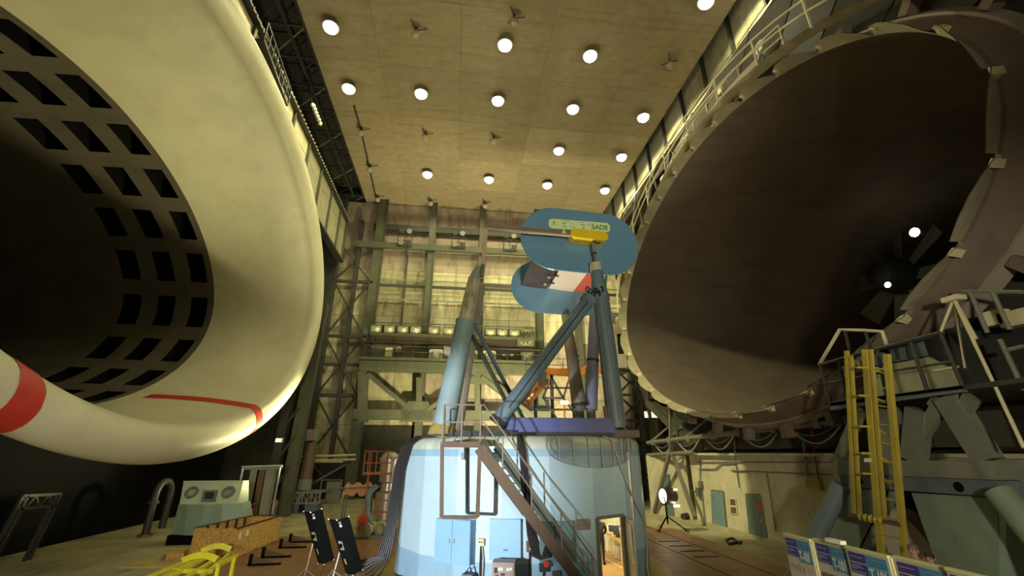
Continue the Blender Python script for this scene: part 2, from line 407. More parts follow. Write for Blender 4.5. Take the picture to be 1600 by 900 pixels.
for i, (px, fr) in enumerate(((681, 1), (735, 1), (764, 1), (822, 0))):
    p = pt(px, 560, YS-.9); flood_box((p.x, p.y, zw+.02), 1.3, ('framed box floodlight on lower walkway of back wall, %s from left' % ORD[i]) if fr else 'dark box floodlight under the square wall clock', bool(fr))
# lamp racks
def lamp_rack(c, label):
    c = V(c); o = thing('lamp_rack', label, 'lamp rack', tuple(c), 'wall lamp racks')
    f = MB()
    for s in (-1, 0, 1): f.beam(c+V((s*.75, 0, 0)), c+V((s*.75, 0, 1.3)), .07)
    for z in (0, .65, 1.3): f.beam(c+V((-.8, 0, z)), c+V((.8, 0, z)), .07)
    f.build('frame', dark_steel, o)
    for sx in (-.4, .42):
        for z in (.35, 1.75):
            MB().lathe_dir([(.06, -.3), (.18, -.25), (.30, .05), (.24, .07), (0, .02)], c+V((sx, -.15, z)), (0, -1, -.2), 12).build('spot_lamp', grey_steel if (sx > 0) == (z > 1) else dark_steel, o, True)
for px, py, l in ((632, 381, 'left of the highest beam, nearest the big column'), (716, 384, 'mid highest beam'), (797, 388, 'at the right of the highest beam, by the blue endplate'), (614, 569, 'down on the walkway below the unlit floodlights')):
    p = pt(px, py, YS-.8); lamp_rack(p-V((0, 0, .25)), 'rack of four round lamps '+l)
o = thing('walkway_cabinet', 'olive metal cabinet on the walkway at its left end', 'cabinet', tuple(pt(597, 566, YS-.8)))
p = pt(597, 566, YS-.8); MB().box(p+V((0, 0, .8)), (2.3, .6, 1.6)).build('body', green_steel, o); MB().box(p+V((.6, -.32, .95)), (.7, .04, .9)).build('door', cream_steel, o)
# small camera-like meters on the walkway
for i, px in enumerate((788, 800)):
    p = pt(px, 566, YS-1.2); o = thing('walkway_lantern', 'small double lantern on the walkway, %s of the two near the clock' % ('left' if i == 0 else 'right'), 'lantern', tuple(p))
    MB().box(p+V((0, 0, .25)), (.45, .3, .5)).build('body', dark_steel, o); MB().lathe_dir([(.05, 0), (.2, .1), (.2, .3), (0, .34)], p+V((-.05, -.05, .5)), (0, 0, 1), 10).build('lamp', beige_m, o, True)
# clock with a ten-figure dial
p = pt(821, 528, YS-1.0); o = thing('round_clock', 'square olive wall clock with ten-figure round dial by the floodlight shelf', 'clock', tuple(p))
S = 1.78
MB().box(p, (S, .35, S)).box(p+V((.45, .05, S/2+.18)), (.85, .3, .4)).build('case', clock_face, o)
q = p+V((0, -.18, 0)); MB().lathe_dir([(.80, 0), (.80, .03), (.76, .03), (.76, 0)], q, (0, -1, 0), 40).build('dial_ring', clock_mark, o)
for i in range(10):
    a = 2*pi*i/10; text_mesh('numeral', str(i), .30, clock_mark, o, q+V((sin(a)*.60, -.01, cos(a)*.60)), (1, 0, 0), (0, 0, 1), .01, 'CENTER', .012)
MB().beam(q+V((-.02, -.03, -.05)), q+V((.30, -.03, .34)), .05, .02, (0, 1, 0)).build('minute_hand', clock_mark, o)
MB().beam(q+V((-.02, -.04, -.05)), q+V((.05, -.04, .14)), .08, .02, (0, 1, 0)).build('hour_hand', clock_mark, o)
MB().prism([q+V(v) for v in ((-.1, -.02, -.26), (.1, -.02, -.26), (.1, -.02, -.16))], (0, .01, 0)).build('dial_mark', clock_mark, o)

# ================================================================== CEILING LAMPS
lit = [((517,42),4,0),((789,70),4,1),((922,87),4,2),((545,138),3,0),((658,146),3,1),((778,157),3,2),((895,170),3,3),((1005,183),3,4),((873,235),2,0),((971,245),2,1),((668,272),1,0),((764,280),1,1),((855,289),1,2),((945,297),1,3),((1103,2),5,0)]
rowname = {1: 'row nearest the back wall', 2: 'second row from back wall', 3: 'row of five', 4: 'fourth row from back wall', 5: ''}
for (px, row, i) in lit:
    p = pt(*px, Z=ZC-.42)
    o = thing('ceiling_lamp', 'lit round ceiling lamp, %s from left in the %s' % (ORD[i], rowname[row]) if row < 5 else 'lit round ceiling lamp cut by the top edge of the photo, by the right girder', 'ceiling lamp', tuple(p), 'lit ceiling lamps')
    MB().lathe([(.12, .42), (.14, .26), (.36, .2), (.56, -.04), (.50, -.05), (.34, .12), (0, .14)], p, 20).build('shade', grey_steel, o, True)
    MB().lathe([(0, -.42), (.26, -.38), (.44, -.2), (.48, 0), (.34, .1), (0, .12)], p, 20).build('bulb', emit_l, o, True)
    l = light('SPOT', 'lamp_light', (0, 0, -.14), LAMP_W, WARM, .4, None, 168, .35); l.parent = o
for i, px in enumerate(((650,53),(1047,102),(564,208),(578,265),(590,312),(665,215),(772,221),(673,318),(758,322),(804,34))):
    p = pt(*px, Z=ZC-.64)
    o = thing('dead_lamp', 'unlit globe lamp on the ceiling, ' + ('largest one left of the lit centre row', 'by the right girder', 'highest on the dark cable run at left', 'middle one on the dark cable run at left', 'lowest on the dark cable run at left', 'left of the pair above the row nearest wall', 'right of the pair above the row nearest wall', 'left one at the back wall', 'right one at the back wall', 'small dark one above the big lit lamp')[i], 'ceiling lamp', tuple(p), 'unlit ceiling lamps')
    MB().lathe([(0, -.28), (.2, -.22), (.3, 0), (.2, .2), (.08, .28)], p, 12).build('globe', unlit_g, o, True)
    b = MB().tube(p+V((0, 0, .2)), p+V((0, 0, .62)), .06, n=6)
    for a in (0, 2.1, 4.2): b.tube(p+V((0, 0, .35)), p+V((cos(a)*.7, sin(a)*.7, .55)), .035, n=5)
    b.build('bracket', dark_steel, o)
tag(MB().path([pt(553, 165, Z=ZC-.1), pt(564, 203, Z=ZC-.1), pt(577, 262, Z=ZC-.1), pt(589, 316, Z=ZC-.1)], .08, 6).build('cable_run', dark_steel), 'dark cable run along the ceiling linking three unlit lamps', 'cable')

# ================================================================== GIRDERS
GX, gz = 17.4, pt(1100, 165, X=17.4).z
t = thing('panelled_girder', 'deep panelled steel girder with cream bottom flange above the right duct', 'girder', (GX, 20, gz))
ribs = [45.8, 42.6, 39.3, 36, 32.7, 29.4, 26.1, 22.8, 19.5, 16.2, 12.9, 9.6, 6.3]
for a, b in zip(ribs, ribs[1:]):
    MB().box((GX+.05, (a+b)/2, (gz+ZC+1.2)/2), (.1, a-b-.06, ZC+1.2-gz)).build('web_panel', web_m, t)
    MB().box((GX-.02, (a+b)/2, gz+.95), (.05, a-b-.4, .06)).build('stiffener', grey_steel, t)
for a in ribs: MB().box((GX-.14, a, (gz+ZC+1.2)/2), (.32, .14, ZC+1.2-gz)).build('rib', dark_steel, t)
MB().box((GX-.12, 25, gz), (.75, 41, .16)).build('bottom_flange', cream_steel, t)
MB().box((GX-.0, 25, gz-.35), (.25, 41, .5)).build('lower_web', dark_steel, t)
MB().box((GX-.3, 25, ZC+.6), (.12, 41, .25)).build('top_rail', dark_steel, t)
LX = -12.8; lz0, lz1 = 22.8, pt(425, 100, X=-12.8).z
t = thing('panelled_girder', 'panelled steel girder with lit plates high behind the white flared mouth', 'girder', (LX, 25, lz0))
rib2 = [44.2, 41.5, 38, 34.5, 31, 27.5, 24, 20.5, 17]
for a, b in zip(rib2, rib2[1:]):
    for z0, z1_ in ((lz0, lz0+3.5), (lz0+3.5, lz1)):
        MB().box((LX-.05, (a+b)/2, (z0+z1_)/2), (.1, a-b-.06, z1_-z0-.06)).build('web_panel', cream_steel if b < 30 else web_m, t)
for a in rib2: MB().box((LX+.08, a, (lz0+lz1)/2), (.2, .25, lz1-lz0)).build('rib', green_steel, t)
MB().box((LX+.1, 30.3, lz1+.1), (.6, 27.6, .2)).build('top_flange', dark_steel, t)
MB().box((LX+.1, 30.3, lz0), (.6, 27.6, .2)).build('bottom_flange', dark_steel, t)
b = MB()
for i in range(60): b.box((LX+.45, 17.5+i*.45, lz1+.05), (.08, .1, .08))
stuff(b.build('rivet_row', cream_steel, t))
# roof truss in the dark strip between the girder and the boarded ceiling
t = thing('roof_truss', 'dark lattice roof truss filling the strip left of the boarded ceiling', 'truss', (-12.1, 25, ZC))
MB().box((-13.5, 25, ZC+2.4), (5, 50, .1)).build('roof_sheet', dark_wall, t)
for x in (-11.5, -12.7): MB().beam((x, 8, ZC+.3), (x, 45.5, ZC+.3), .22).build('chord', dark_steel, t)
for i in range(14):
    y = 10+2.7*i
    MB().beam((-11.4, y, ZC+.25), (-14.5, y, ZC+.25), .16).build('cross_bar', dark_steel, t)
    MB().beam((-11.4, y, ZC+.3), (-14.5, y+2.7, ZC+.3), .09).build('diagonal', grey_steel if i % 2 else dark_steel, t)
# small lamp cluster and balcony by the left girder
p = pt(495, 180, X=-12.2)
t = thing('lamp_cluster', 'cluster of small clear bulbs under the dark roof strip by the left girder', 'lamp cluster', tuple(p))
for i in range(6):
    c = pt(489+i*2.2, 165+i*5.6, X=-12.0); MB().lathe([(0, -.2), (.16, -.1), (.2, .05), (.1, .2), (0, .22)], c, 8).build('bulb', lens_m, t, True)
MB().beam(pt(487, 160, X=-12.1), pt(503, 200, X=-12.1), .12).build('bar', dark_steel, t); q = pt(487, 160, X=-12.1); MB().beam(q, V((-12.7, q.y, ZC+.3)), .1).build('hanger', dark_steel, t)
t = thing('girder_balcony', 'small dark railed balcony hung on the lit girder at upper left', 'balcony', tuple(pt(430, 120, X=-11.5)))
a, b_ = pt(412, 62, X=-11.5), pt(449, 165, X=-11.5)
def along(a, b, f): return V(a)*(1-f)+V(b)*f
MB().beam(a-V((.4, 0, 0)), b_-V((.4, 0, 0)), .9, .15).build('deck', dark_steel, t)
for i in range(8):
    c = along(a, b_, i/7); MB().beam(c, c+V((0, 0, 1.3)), .07).build('post', dark_steel, t)
for h in (.65, 1.3): MB().beam(a+V((0, 0, h)), b_+V((0, 0, h)), .07).build('rail', dark_steel, t)

# ================================================================== DUCT MOUTHS
YC, ZD = 18.6, 12.65
def sgp(v, e): return math.copysign(abs(v)**e, v)
def ellp(t, a, b, n=1.9):
    c, s = cos(t), sin(t)
    y, z = a*sgp(c, 2/n), b*sgp(s, 2/n)
    ny, nz = sgp(y/a, n-1)/a, sgp(z/b, n-1)/b
    l = hypot(ny, nz) or 1
    return y, z, ny/l, nz/l
def arc_ts(a, b, N, n=1.9, off=0):
    ts = [2*pi*i/2000 for i in range(2001)]; P = []
    for q in ts:
        y, z, ny, nz = ellp(q, a, b, n); P.append((y+ny*off, z+nz*off))
    L = [0]
    for p, q in zip(P, P[1:]): L.append(L[-1]+hypot(q[0]-p[0], q[1]-p[1]))
    out = []; j = 0
    for i in range(N):
        s = L[-1]*i/N
        while L[j+1] < s: j += 1
        f = (s-L[j])/(L[j+1]-L[j] or 1); out.append(ts[j]+(ts[j+1]-ts[j])*f)
    return out
# ---- left: white flared mouth
AL, BL, XL = 12.64, 7.19, -16.95
t = thing('flared_duct_mouth', 'huge white flared oval duct mouth with slotted dark throat at left', 'wind tunnel duct', (XL, YC, 0))
L1, oy, oz, rr, pw, dy, dz = 6.03, .82, 1.04, .72, 2.33, -.12, .60
prof = [(L1*i/24, 0) for i in range(25)]+[(L1+rr*sin(pi*1.25*i/24), rr-rr*cos(pi*1.25*i/24)) for i in range(1, 25)]
def bell_pt(q, x, of, lift=0):
    y, z, ny, nz = ellp(q, AL, BL)
    s = min(max(x/L1, 0), 1)**pw; o_ = of+(oy*ny*ny+oz*nz*nz)*s
    return V((XL+x, YC+y+ny*o_+dy*s, ZD+z+nz*o_+dz*s))
TS = arc_ts(AL, BL, 180)
MB().grid([[bell_pt(q, x, of) for q in TS] for x, of in prof], True).build('bell', white_bell, t, True)
# red stripes painted across the lower lip, each a thin proud band
for name, y0, y1 in (('stripe', 25.1, 25.75), ('stripe', 11.75, 12.55)):
    P = []
    qs = [pi+pi*i/1500 for i in range(1501)]
    for k, (x, of) in enumerate(prof[4:44]):
        k += 4; row = []
        for yy in (y0, y1):
            best = min(qs, key=lambda q: abs(bell_pt(q, x, of).y-yy)); c = bell_pt(best, x, of)
            kk = min(k+1, len(prof)-1); tx = bell_pt(best, *prof[kk])-bell_pt(best, *prof[k-1])
            tq = bell_pt(best+.003, x, of)-bell_pt(best-.003, x, of)
            nn = tx.cross(tq).normalized()
            ctr = V((XL+L1-1, YC, ZD)) if k < 24 else None
            if k < 24:
                if nn.z < 0: nn = -nn
            else:
                axis = bell_pt(best, L1, rr); 
                if nn.dot(c-axis) < 0: nn = -nn
            row.append(c+nn*.02)
        P.append(row)
    MB().grid(P).build(name, red_paint, t, True, label='red stripe across the white lip')
# throat with open slots
N = 180; rowsX = [(-17.35, -18.35), (-19.35, -20.4), (-21.4, -22.5)]
xcuts = sorted({XL, -29.0, -36, -44.0} | {x for r in rowsX for x in r}, reverse=True)
def thr(q, x, off=0):
    y, z, ny, nz = ellp(q, AL, BL); k = 1-.004*(XL-x)
    return V((x, YC+(y+ny*off)*k, ZD+(z+nz*off)*k))
PER = 9; PH = 2      # one slot per 9 facets -> 20 per row
b = MB(); base = len(b.v)
for x in xcuts: b.v += [tuple(thr(q, x)) for q in TS]
for i in range(len(xcuts)-1):
    slotrow = any(abs(xcuts[i]-r[0]) < 1e-6 for r in rowsX)
    for k in range(N):
        if slotrow and (k+PH) % PER < 6: continue
        b.f.append((i*N+k, i*N+(k+1) % N, (i+1)*N+(k+1) % N, (i+1)*N+k))
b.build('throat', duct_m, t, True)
for x0, x1 in rowsX:
    for k0 in range(-PH, N-PH, PER):
        q = [TS[(k0+j) % N] for j in range(7)]
        P = [[thr(a, x0, .9) for a in q], [thr(a, x0) for a in q]]
        s = MB().grid([[thr(a, x0) for a in q], [thr(a, x0, .9) for a in q], [thr(a, x1, .9) for a in q], [thr(a, x1) for a in q]])
        for a in (q[0], q[-1]): s.add([thr(a, x0), thr(a, x0, .9), thr(a, x1, .9), thr(a, x1)], [(0, 1, 2, 3)])
        s.build('slot', black, t)
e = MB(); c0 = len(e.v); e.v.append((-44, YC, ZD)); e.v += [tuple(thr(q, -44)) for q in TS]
e.f += [(c0, c0+1+k, c0+1+(k+1) % N) for k in range(N)]; e.build('dark_end_cap', black, t)  # black cap added to close the throat and keep its depth dark

# ---- right: nozzle with ragged tab ring
AR, BR, XR = 12.0, 7.0, 12.6
t = thing('tabbed_duct_mouth', 'huge dark oval duct mouth ringed with ragged metal tabs at right', 'wind tunnel duct', (XR, YC, 0))
def noz(q, x, off=0, a=AR, b=BR):
    y, z, ny, nz = ellp(q, a, b); k = 1+.20*sin(min(max((x-XR)/16, 0), 1)*pi/2) 
    return V((x, YC+(y+ny*off)*k, ZD+(z+nz*off)*k))
TR = arc_ts(AR, BR, 176)
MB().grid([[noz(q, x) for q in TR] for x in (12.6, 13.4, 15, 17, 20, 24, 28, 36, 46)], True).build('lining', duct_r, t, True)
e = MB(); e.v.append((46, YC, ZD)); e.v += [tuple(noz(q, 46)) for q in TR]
e.f += [(0, 1+k, 1+(k+1) % 176) for k in range(176)]; e.build('dark_end_cap', black, t)  # added black cap that keeps light out of the far duct
MB().grid([[noz(q, XR+.0, .0) for q in TR], [noz(q, XR, .14) for q in TR], [noz(q, XR+.8, .34) for q in TR]], True).build('ring_face', ring_m, t, True)
MB().grid([[noz(q, XR+.8, .34) for q in TR], [noz(q, XR+.8, .42) for q in TR], [noz(q, XR+1.15, .5) for q in TR], [noz(q, XR+1.15, .3) for q in TR]], True).build('ring_edge', ring_edge, t)
NT = 28; TT = arc_ts(AR, BR, NT)
TT2 = TT+[2*pi]
for k in range(NT):
    q0, q1 = TT2[k], TT2[k+1]; P = []
    for v in (0, .5, 1):
        row = []
        for u in (0, .2, .45, .7, .96):
            q = q0+(q1-q0)*u; off = .02+v*(.20*(1-u)**.8+.05*sin(u*pi)); row.append(noz(q, XR-.62*v*(1-.55*(2*u-1)**2), off))
        P.append(row)
    Pb = [[p+V((.0, 0, 0))+(p-V((p.x, YC, ZD))).normalized()*.02 for p in row] for row in P]
    MB().grid(P).grid(Pb).build('tab', tab_m, t, True)
    q = q0+.004; a_ = q0+(q1-q0)*.12
    MB().hexa([noz(q, XR, .03), noz(q, XR-.28, .14), noz(q, XR-.28, .18), noz(q, XR, .26)], [noz(a_, XR, .03), noz(a_, XR-.28, .12), noz(a_, XR-.28, .16), noz(a_, XR, .26)]).build('tab_bracket', tab_pale, t)
for k, q in enumerate(arc_ts(AR, BR, 26, off=.4)):
    c = noz(q, XR+1.0, .72); y, z, ny, nz = ellp(q, AR, BR); rot = Matrix.Rotation(-atan2(ny, nz), 3, 'X')
    MB().box(c, (.4, .3, .55), rot).build('clamp_block', ring_m, t)
# casing around the ring
TC = arc_ts(AR, BR, 22)+[2*pi]
for k, (q0, q1) in enumerate(zip(TC, TC[1:])):
    d0 = math.degrees((q0+q1)/2)
    top = -12 < d0 < 200 or d0 > 348
    if 20 < d0 < 112:
        P = [noz(q0+.008, XR+.6, 1.35), noz(q1-.008, XR+.6, 1.35), noz(q1-.008, XR+1.1, 2.5), noz(q0+.008, XR+1.1, 2.5)]
        MB().hexa(P, [p+V((.12, 0, 0)) for p in P]).build('casing_plate', cream_steel if d0 < 92 else ring_edge, t)
    if top:
        P = [noz(q0+.004, XR+1.1, .4), noz(q1-.004, XR+1.1, .4), noz(q1-.004, XR+3.4, 6.5), noz(q0+.004, XR+3.4, 6.5)]
        MB().hexa(P, [p+V((.1, 0, 0)) for p in P]).build('shroud_plate', dark_steel if k % 2 else dark_wall, t)
    else:
        P = [noz(q0, XR+1.15, .3), noz(q1, XR+1.15, .3), noz(q1, XR+5.6, .9), noz(q0, XR+5.6, .9)]
        MB().hexa(P, [p+V((.05, 0, 0)) for p in P]).build('shroud_plate', dark_wall, t)
# fan deep inside, with two small lit lamps
fc = pt(1402, 432, X=33); fc = V((33, fc.y, fc.z))
f = thing('duct_fan', 'dim fan with broad blades deep inside the right duct', 'fan', tuple(fc))
MB().lathe([(0, -2.0), (1.0, -1.6), (1.4, 0), (1.4, 1.5)], fc, 16, 'x').build('hub', dark_steel, f, True)
for i in range(8):
    a = 2*pi*i/8+.2; d = V((0, cos(a), sin(a))); n = V((0, -sin(a), cos(a))); c = fc
    P = (c+d*1.3+n*.4, c+d*4.2+n*.7, c+d*4.2-n*.7+V((.6, 0, 0)), c+d*1.3-n*.4+V((.4, 0, 0)))
    MB().hexa(P, [p+V((.1, 0, 0)) for p in P]).build('blade', grey_steel, f)
MB().beam(fc+V((1.2, 0, 0)), fc+V((1.2, 0, -11)), .5, .4).build('pylon', dark_steel, f)
for (px, l, s) in (((1429, 363), 'larger bright lamp glowing deep inside the right duct', .30), ((1387, 445), 'smaller bright lamp glowing deep inside the right duct, below the other', .2)):
    p = pt(*px, X=30); o = thing('duct_lamp', l, 'lamp', tuple(p))
    MB().lathe([(0, -s*.4), (s, -s*.2), (s, s*.2), (0, s*.4)], p, 10, 'x').build('bulb', emit_l, o, True); MB().box(p+V((.4, 0, 0)), (.5, s, s)).build('bracket', dark_steel, o)

# ---- railed gallery on top of the nozzle
g = thing('ring_gallery', 'pale railed gallery following the top of the right duct mouth', 'gallery', tuple(noz(pi/2, XR+.2, 1.3)))
qs = [q for q in arc_ts(AR, BR, 44) if R(8) < q < R(172)]
def galp(q, h, x=XR-.25): 
    p = noz(q, x, 1.15); return p+V((0, 0, h)) if False else noz(q, x, 1.15)+V((0, 0, h))
for q in qs[::2]: MB().tube(galp(q, -.2), galp(q, 1.25), .05, n=6).build('post', cream_steel, g)
for h in (.65, 1.25): MB().path([galp(q, h) for q in qs], .045, 6).build('rail', cream_steel, g)
q2 = qs[1:15]
for q in q2: MB().tube(galp(q, .8, XR+1.2), galp(q, 2.1, XR+1.2), .045, n=6).build('post', cream_steel, g)
for h in (1.4, 2.1): MB().path([galp(q, h, XR+1.2) for q in q2], .04, 6).build('rail', cream_steel, g)
MB().grid([[galp(q, .0, XR+x) for q in qs] for x in (-.1, .7)]).build('deck', cream_steel, g)
# stair rising from the gallery
s_ = thing('gallery_stair', 'pale steel stair rising to the top edge from the right gallery', 'stair', tuple(pt(1310, 80, X=14.6)))
a, b_ = pt(1300, 85, X=14.6), pt(1378, -25, X=14.6)
for dx in (0, .9): MB().beam(a+V((dx, 0, 0)), b_+V((dx, 0, 0)), .1, .32).build('stringer', cream_steel, s_)
for i in range(14):
    c = along(a, b_, i/13); MB().box(c+V((.45, 0, .05)), (.85, .28, .05)).build('tread', grey_steel, s_)
for h in (.6, 1.2): MB().beam(a+V((0, 0, h)), b_+V((0, 0, h)), .06).build('rail', cream_steel, s_)
for i in range(5):
    c = along(a, b_, i/4); MB().beam(c, c+V((0, 0, 1.2)), .06).build('post', cream_steel, s_)
# square lamps on the dark soffit between girder and ring
for i, (px, l) in enumerate(((1189, 76), 'nearest the camera'), ) if False else enumerate((((1189, 76), 'nearest, beside the cream casing'), ((1128, 140), 'second, above the serrated ring'), ((1038, 281), 'farthest, low by the ring'))):
    p = pt(*px, X=14.2); o = thing('gallery_lamp', 'small square white lamp on the gallery, '+l, 'lamp', tuple(p), 'gallery lamps')
    MB().box(p, (.35, .55, .55)).build('body', white_m, o); MB().beam(p-V((0, 0, .2)), p-V((0, 0, 1.2)), .06).build('pole', dark_steel, o)
o = thing('gallery_box', 'upright tan box standing on the right gallery', 'box', tuple(pt(1080, 232, X=13.2)))
p = pt(1080, 230, X=13.2); MB().box(p, (.5, .6, 1.7)).build('body', cream_steel, o); MB().box(p+V((-.27, 0, .2)), (.04, .4, .9)).build('door', grey_steel, o)
# dark lattice between girder and ring
t = thing('gallery_lattice', 'dark steel lattice hanging between right girder and duct ring', 'lattice', (15.5, 25, 22))
MB().box((18.5, 26, gz-.7), (2.4, 42, .2)).build('soffit', dark_wall, t)
for i in range(9):
    y = 42-3.6*i; MB().beam((16.6, y, gz-.6), (15.2, y, 20+.2*i), .22).build('hanger', dark_steel, t); MB().beam((16.6, y, gz-.6), (15.2, y-3.6, 20+.2*i), .14).build('diagonal', dark_steel, t)

# ================================================================== DRUM
DC, DR, DH = V((2.75, 18.85, 0)), 4.68, 4.5
A0 = 2.2; NF = 20; HW = DR*sin(R(9)); AP = DR*cos(R(9))
def dpt(deg, z, out=0, u=0):       # point in front of the drum wall: bearing, height, stand-off, sideways shift
    a = R(deg); n = V((sin(a), -cos(a), 0)); tt = V((cos(a), sin(a), 0))
    return DC+n*(AP+out)+tt*u+V((0, 0, z))
def vtx(deg, r, z): a = R(deg); return DC+V((sin(a)*r, -cos(a)*r, z))
dt = thing('turntable_drum', 'large faceted pale blue steel drum carrying the pylons in mid hall', 'drum', tuple(DC))
prof = [(DR, 1.02), (DR, 3.88), (DR, 4.10), (DR, 4.26), (DR-.07, 4.40), (DR-.22, 4.48), (DR-.40, 4.5)]
def band(name, zs, mat, skip=None, rs=None):
    for k in range(NF):
        a, b_ = A0+18*k, A0+18*(k+1)
        if skip and skip(k): continue
        MB().grid([[vtx(a, r, z), vtx(b_, r, z)] for r, z in zs]).build(name, mat, dt)
isdoor = lambda k: k == 1
drum_paint = M('drum_pale_blue', (.50, .66, .74), .42, var=.04, dirt=(.34, .47, .52), dirt_amt=.35, dscale=(.5, .5, .12))
drum_top_m = M('drum_top_edge', (.56, .60, .48), .5, dirt=(.3, .3, .18), dirt_amt=.5)
drum_low = M('drum_low_band', (.30, .48, .60), .45, var=.05, dirt=(.2, .3, .35), dirt_amt=.4)
band('side_panel', [(DR, 1.02), (DR, 3.88)], drum_paint, isdoor)
band('paint_band', [(DR, 3.88), (DR, 4.10)], drum_low)
band('low_panel', [(DR, .0), (DR, 1.02)], drum_low, isdoor)
MB().grid([[vtx(A0+18*k, r, z) for k in range(NF)] for r, z in prof[2:]], True).build('rim', drum_top_m, dt, True)
MB().prism([vtx(A0+18*k, DR-.4, 4.42) for k in range(NF)], (0, 0, .08)).build('top_deck', grey_steel, dt)
MB().grid([[DC+V((sin(a)*r, -cos(a)*r, z)) for a in [2*pi*i/48 for i in range(48)]] for r, z in ((DR-.1, .05), (5.38, .05), (5.38, .03), (5.38, 0))], True).build('base_ring', yellow_ring, dt)
# doorway facet (k = 1, centre bearing 29.2)
DB = 29.2; u0, u1, zd = -.66, .52, 2.12
def dq(u, z, out=0): return dpt(DB, z, out, u)
MB().add([dq(-HW, 0), dq(u0, 0), dq(u0, 3.88), dq(-HW, 3.88)], [(0,1,2,3)]).add([dq(u1, 0), dq(HW, 0), dq(HW, 3.88), dq(u1, 3.88)], [(0,1,2,3)]).add([dq(u0, zd), dq(u1, zd), dq(u1, 3.88), dq(u0, 3.88)], [(0,1,2,3)]).build('door_panel', drum_paint, dt)
f = MB()
for u in (u0, u1): f.beam(dq(u, 0, -.02), dq(u, zd, -.02), .08, .16, dq(1, 0)-dq(0, 0))
f.beam(dq(u0, zd, -.02), dq(u1, zd, -.02), .16, .08); f.build('door_frame', grey_steel, dt)
dn = V((sin(R(DB)), -cos(R(DB)), 0)); du = V((cos(R(DB)), sin(R(DB)), 0))
# room inside the drum, following its wall
RR = 4.5
def rc(deg, z): return vtx(deg, RR, z)
xw0, yfar, hh = 3.0, 21.0, 2.7
arcR = [40+4*i for i in range(20)]+[118.5]; arcL = [3.2, 8, 13, 18.6]
foot = [tuple(dq(u1+.08, 0, -.05))[:2]]+[tuple(rc(d, 0))[:2] for d in arcR]+[(xw0, yfar)]+[tuple(rc(d, 0))[:2] for d in arcL]+[tuple(dq(u0-.05, 0, -.05))[:2]]
MB().prism([V((x, y, .0)) for x, y in foot], (0, 0, .03)).build('room_floor', room_floor, dt)
b = MB(); b.grid([[V((x, y, .03)) for x, y in foot], [V((x, y, hh)) for x, y in foot]]); b.build('room_lining', room_wall, dt)
MB().prism([V((x, y, hh)) for x, y in foot], (0, 0, .04)).build('room_ceiling', room_wall, dt)
MB().beam(pt(941, 870, Z=.035), pt(973, 888, Z=.035), .05, .01).build('floor_line', cream_steel, dt)
MB().box((5.0, 18.6, hh-.05), (.5, 1.4, .06)).build('room_lamp', emit_w, dt)
light('POINT', 'room_lamp_light', (5.2, 18.2, hh-.4), 150, (1, .92, .74), .25)
# open door leaf
o = thing('drum_door', 'grey steel door standing open at the right of the lit doorway', 'door', tuple(dq(u1, 0)))
h0 = dq(u1+.02, 0, .05); ang = R(DB)+R(-62); dv = V((cos(ang), sin(ang), 0)) 
dv = V((-.13, -.99, 0)).normalized(); dnn = V((-dv.y, dv.x, 0))
W_ = .98
MB().hexa([h0, h0+dv*W_, h0+dv*W_+V((0, 0, zd-.02)), h0+V((0, 0, zd-.02))], [p+dnn*.05 for p in (h0, h0+dv*W_, h0+dv*W_+V((0, 0, zd-.02)), h0+V((0, 0, zd-.02)))]).build('leaf', steel_door, o, bevel=.01)
for s in (-.03, .08): MB().tube(h0+dv*(W_-.08)+dnn*s+V((0, 0, .98)), h0+dv*(W_-.22)+dnn*s+V((0, 0, .98)), .018, n=8).build('handle', silver, o)
MB().hexa([h0+dv*.12-dnn*.01+V((0, 0, z)) for z in (1.2, 1.95)]+[h0+dv*(W_-.12)-dnn*.01+V((0, 0, z)) for z in (1.95, 1.2)], [h0+dv*.12-dnn*.02+V((0, 0, z)) for z in (1.2, 1.95)]+[h0+dv*(W_-.12)-dnn*.02+V((0, 0, z)) for z in (1.95, 1.2)]).build('raised_panel', steel_door, o)
# desk, computer, case, board
DX0, DX1, DY0, DY1 = 6.52, 7.08, 18.45, 20.35
o = thing('desk', 'wooden desk on pale tube legs inside the lit doorway', 'desk', ((DX0+DX1)/2, 19.4, .03))
MB().box(((DX0+DX1)/2, (DY0+DY1)/2, .77), (DX1-DX0, DY1-DY0, .045)).build('desktop', wood, o)
for y in (DY0+.1, (DY0+DY1)/2, DY1-.1): MB().path([(DX0+.04, y, .74), (DX0+.04, y, .08), (DX0+.09, y, .05), (DX1-.09, y, .05), (DX1-.04, y, .08), (DX1-.04, y, .74)], .022, 8).build('leg', white_m, o)
o = thing('monitor', 'white computer monitor on the desk in the doorway', 'monitor', (6.72, 19.85, .79))
rz = Matrix.Rotation(R(-38), 3, 'Z')
def loc(c, p): return V(c)+rz @ V(p)
c = (6.75, 19.85, 1.04)
MB().hexa([loc(c, p) for p in ((-.19, -.16, -.17), (.19, -.16, -.17), (.19, -.16, .17), (-.19, -.16, .17))], [loc(c, p) for p in ((-.13, .2, -.12), (.13, .2, -.12), (.13, .2, .13), (-.13, .2, .13))]).build('casing', white_m, o)
MB().box(loc(c, (0, -.165, .01)), (.30, .012, .25), rz).build('screen', glass_d, o); MB().lathe([(.12, 0), (.1, .03), (.06, .05), (.06, .1)], (6.75, 19.85, .79), 10).build('stand', white_m, o)
o = thing('flat_screen', 'dark flat screen on the desk in the doorway', 'monitor', (6.75, 19.3, .79))
c = (6.75, 19.3, 1.04); MB().box(c, (.40, .05, .34), rz).build('casing', dark_steel, o); MB().box((6.76, 19.33, .84), (.16, .16, .1)).build('stand', dark_steel, o)
o = thing('paper_sheet', 'pinkish paper sheet leaning on the desk beside the dark screen', 'paper', (6.8, 18.85, .79))
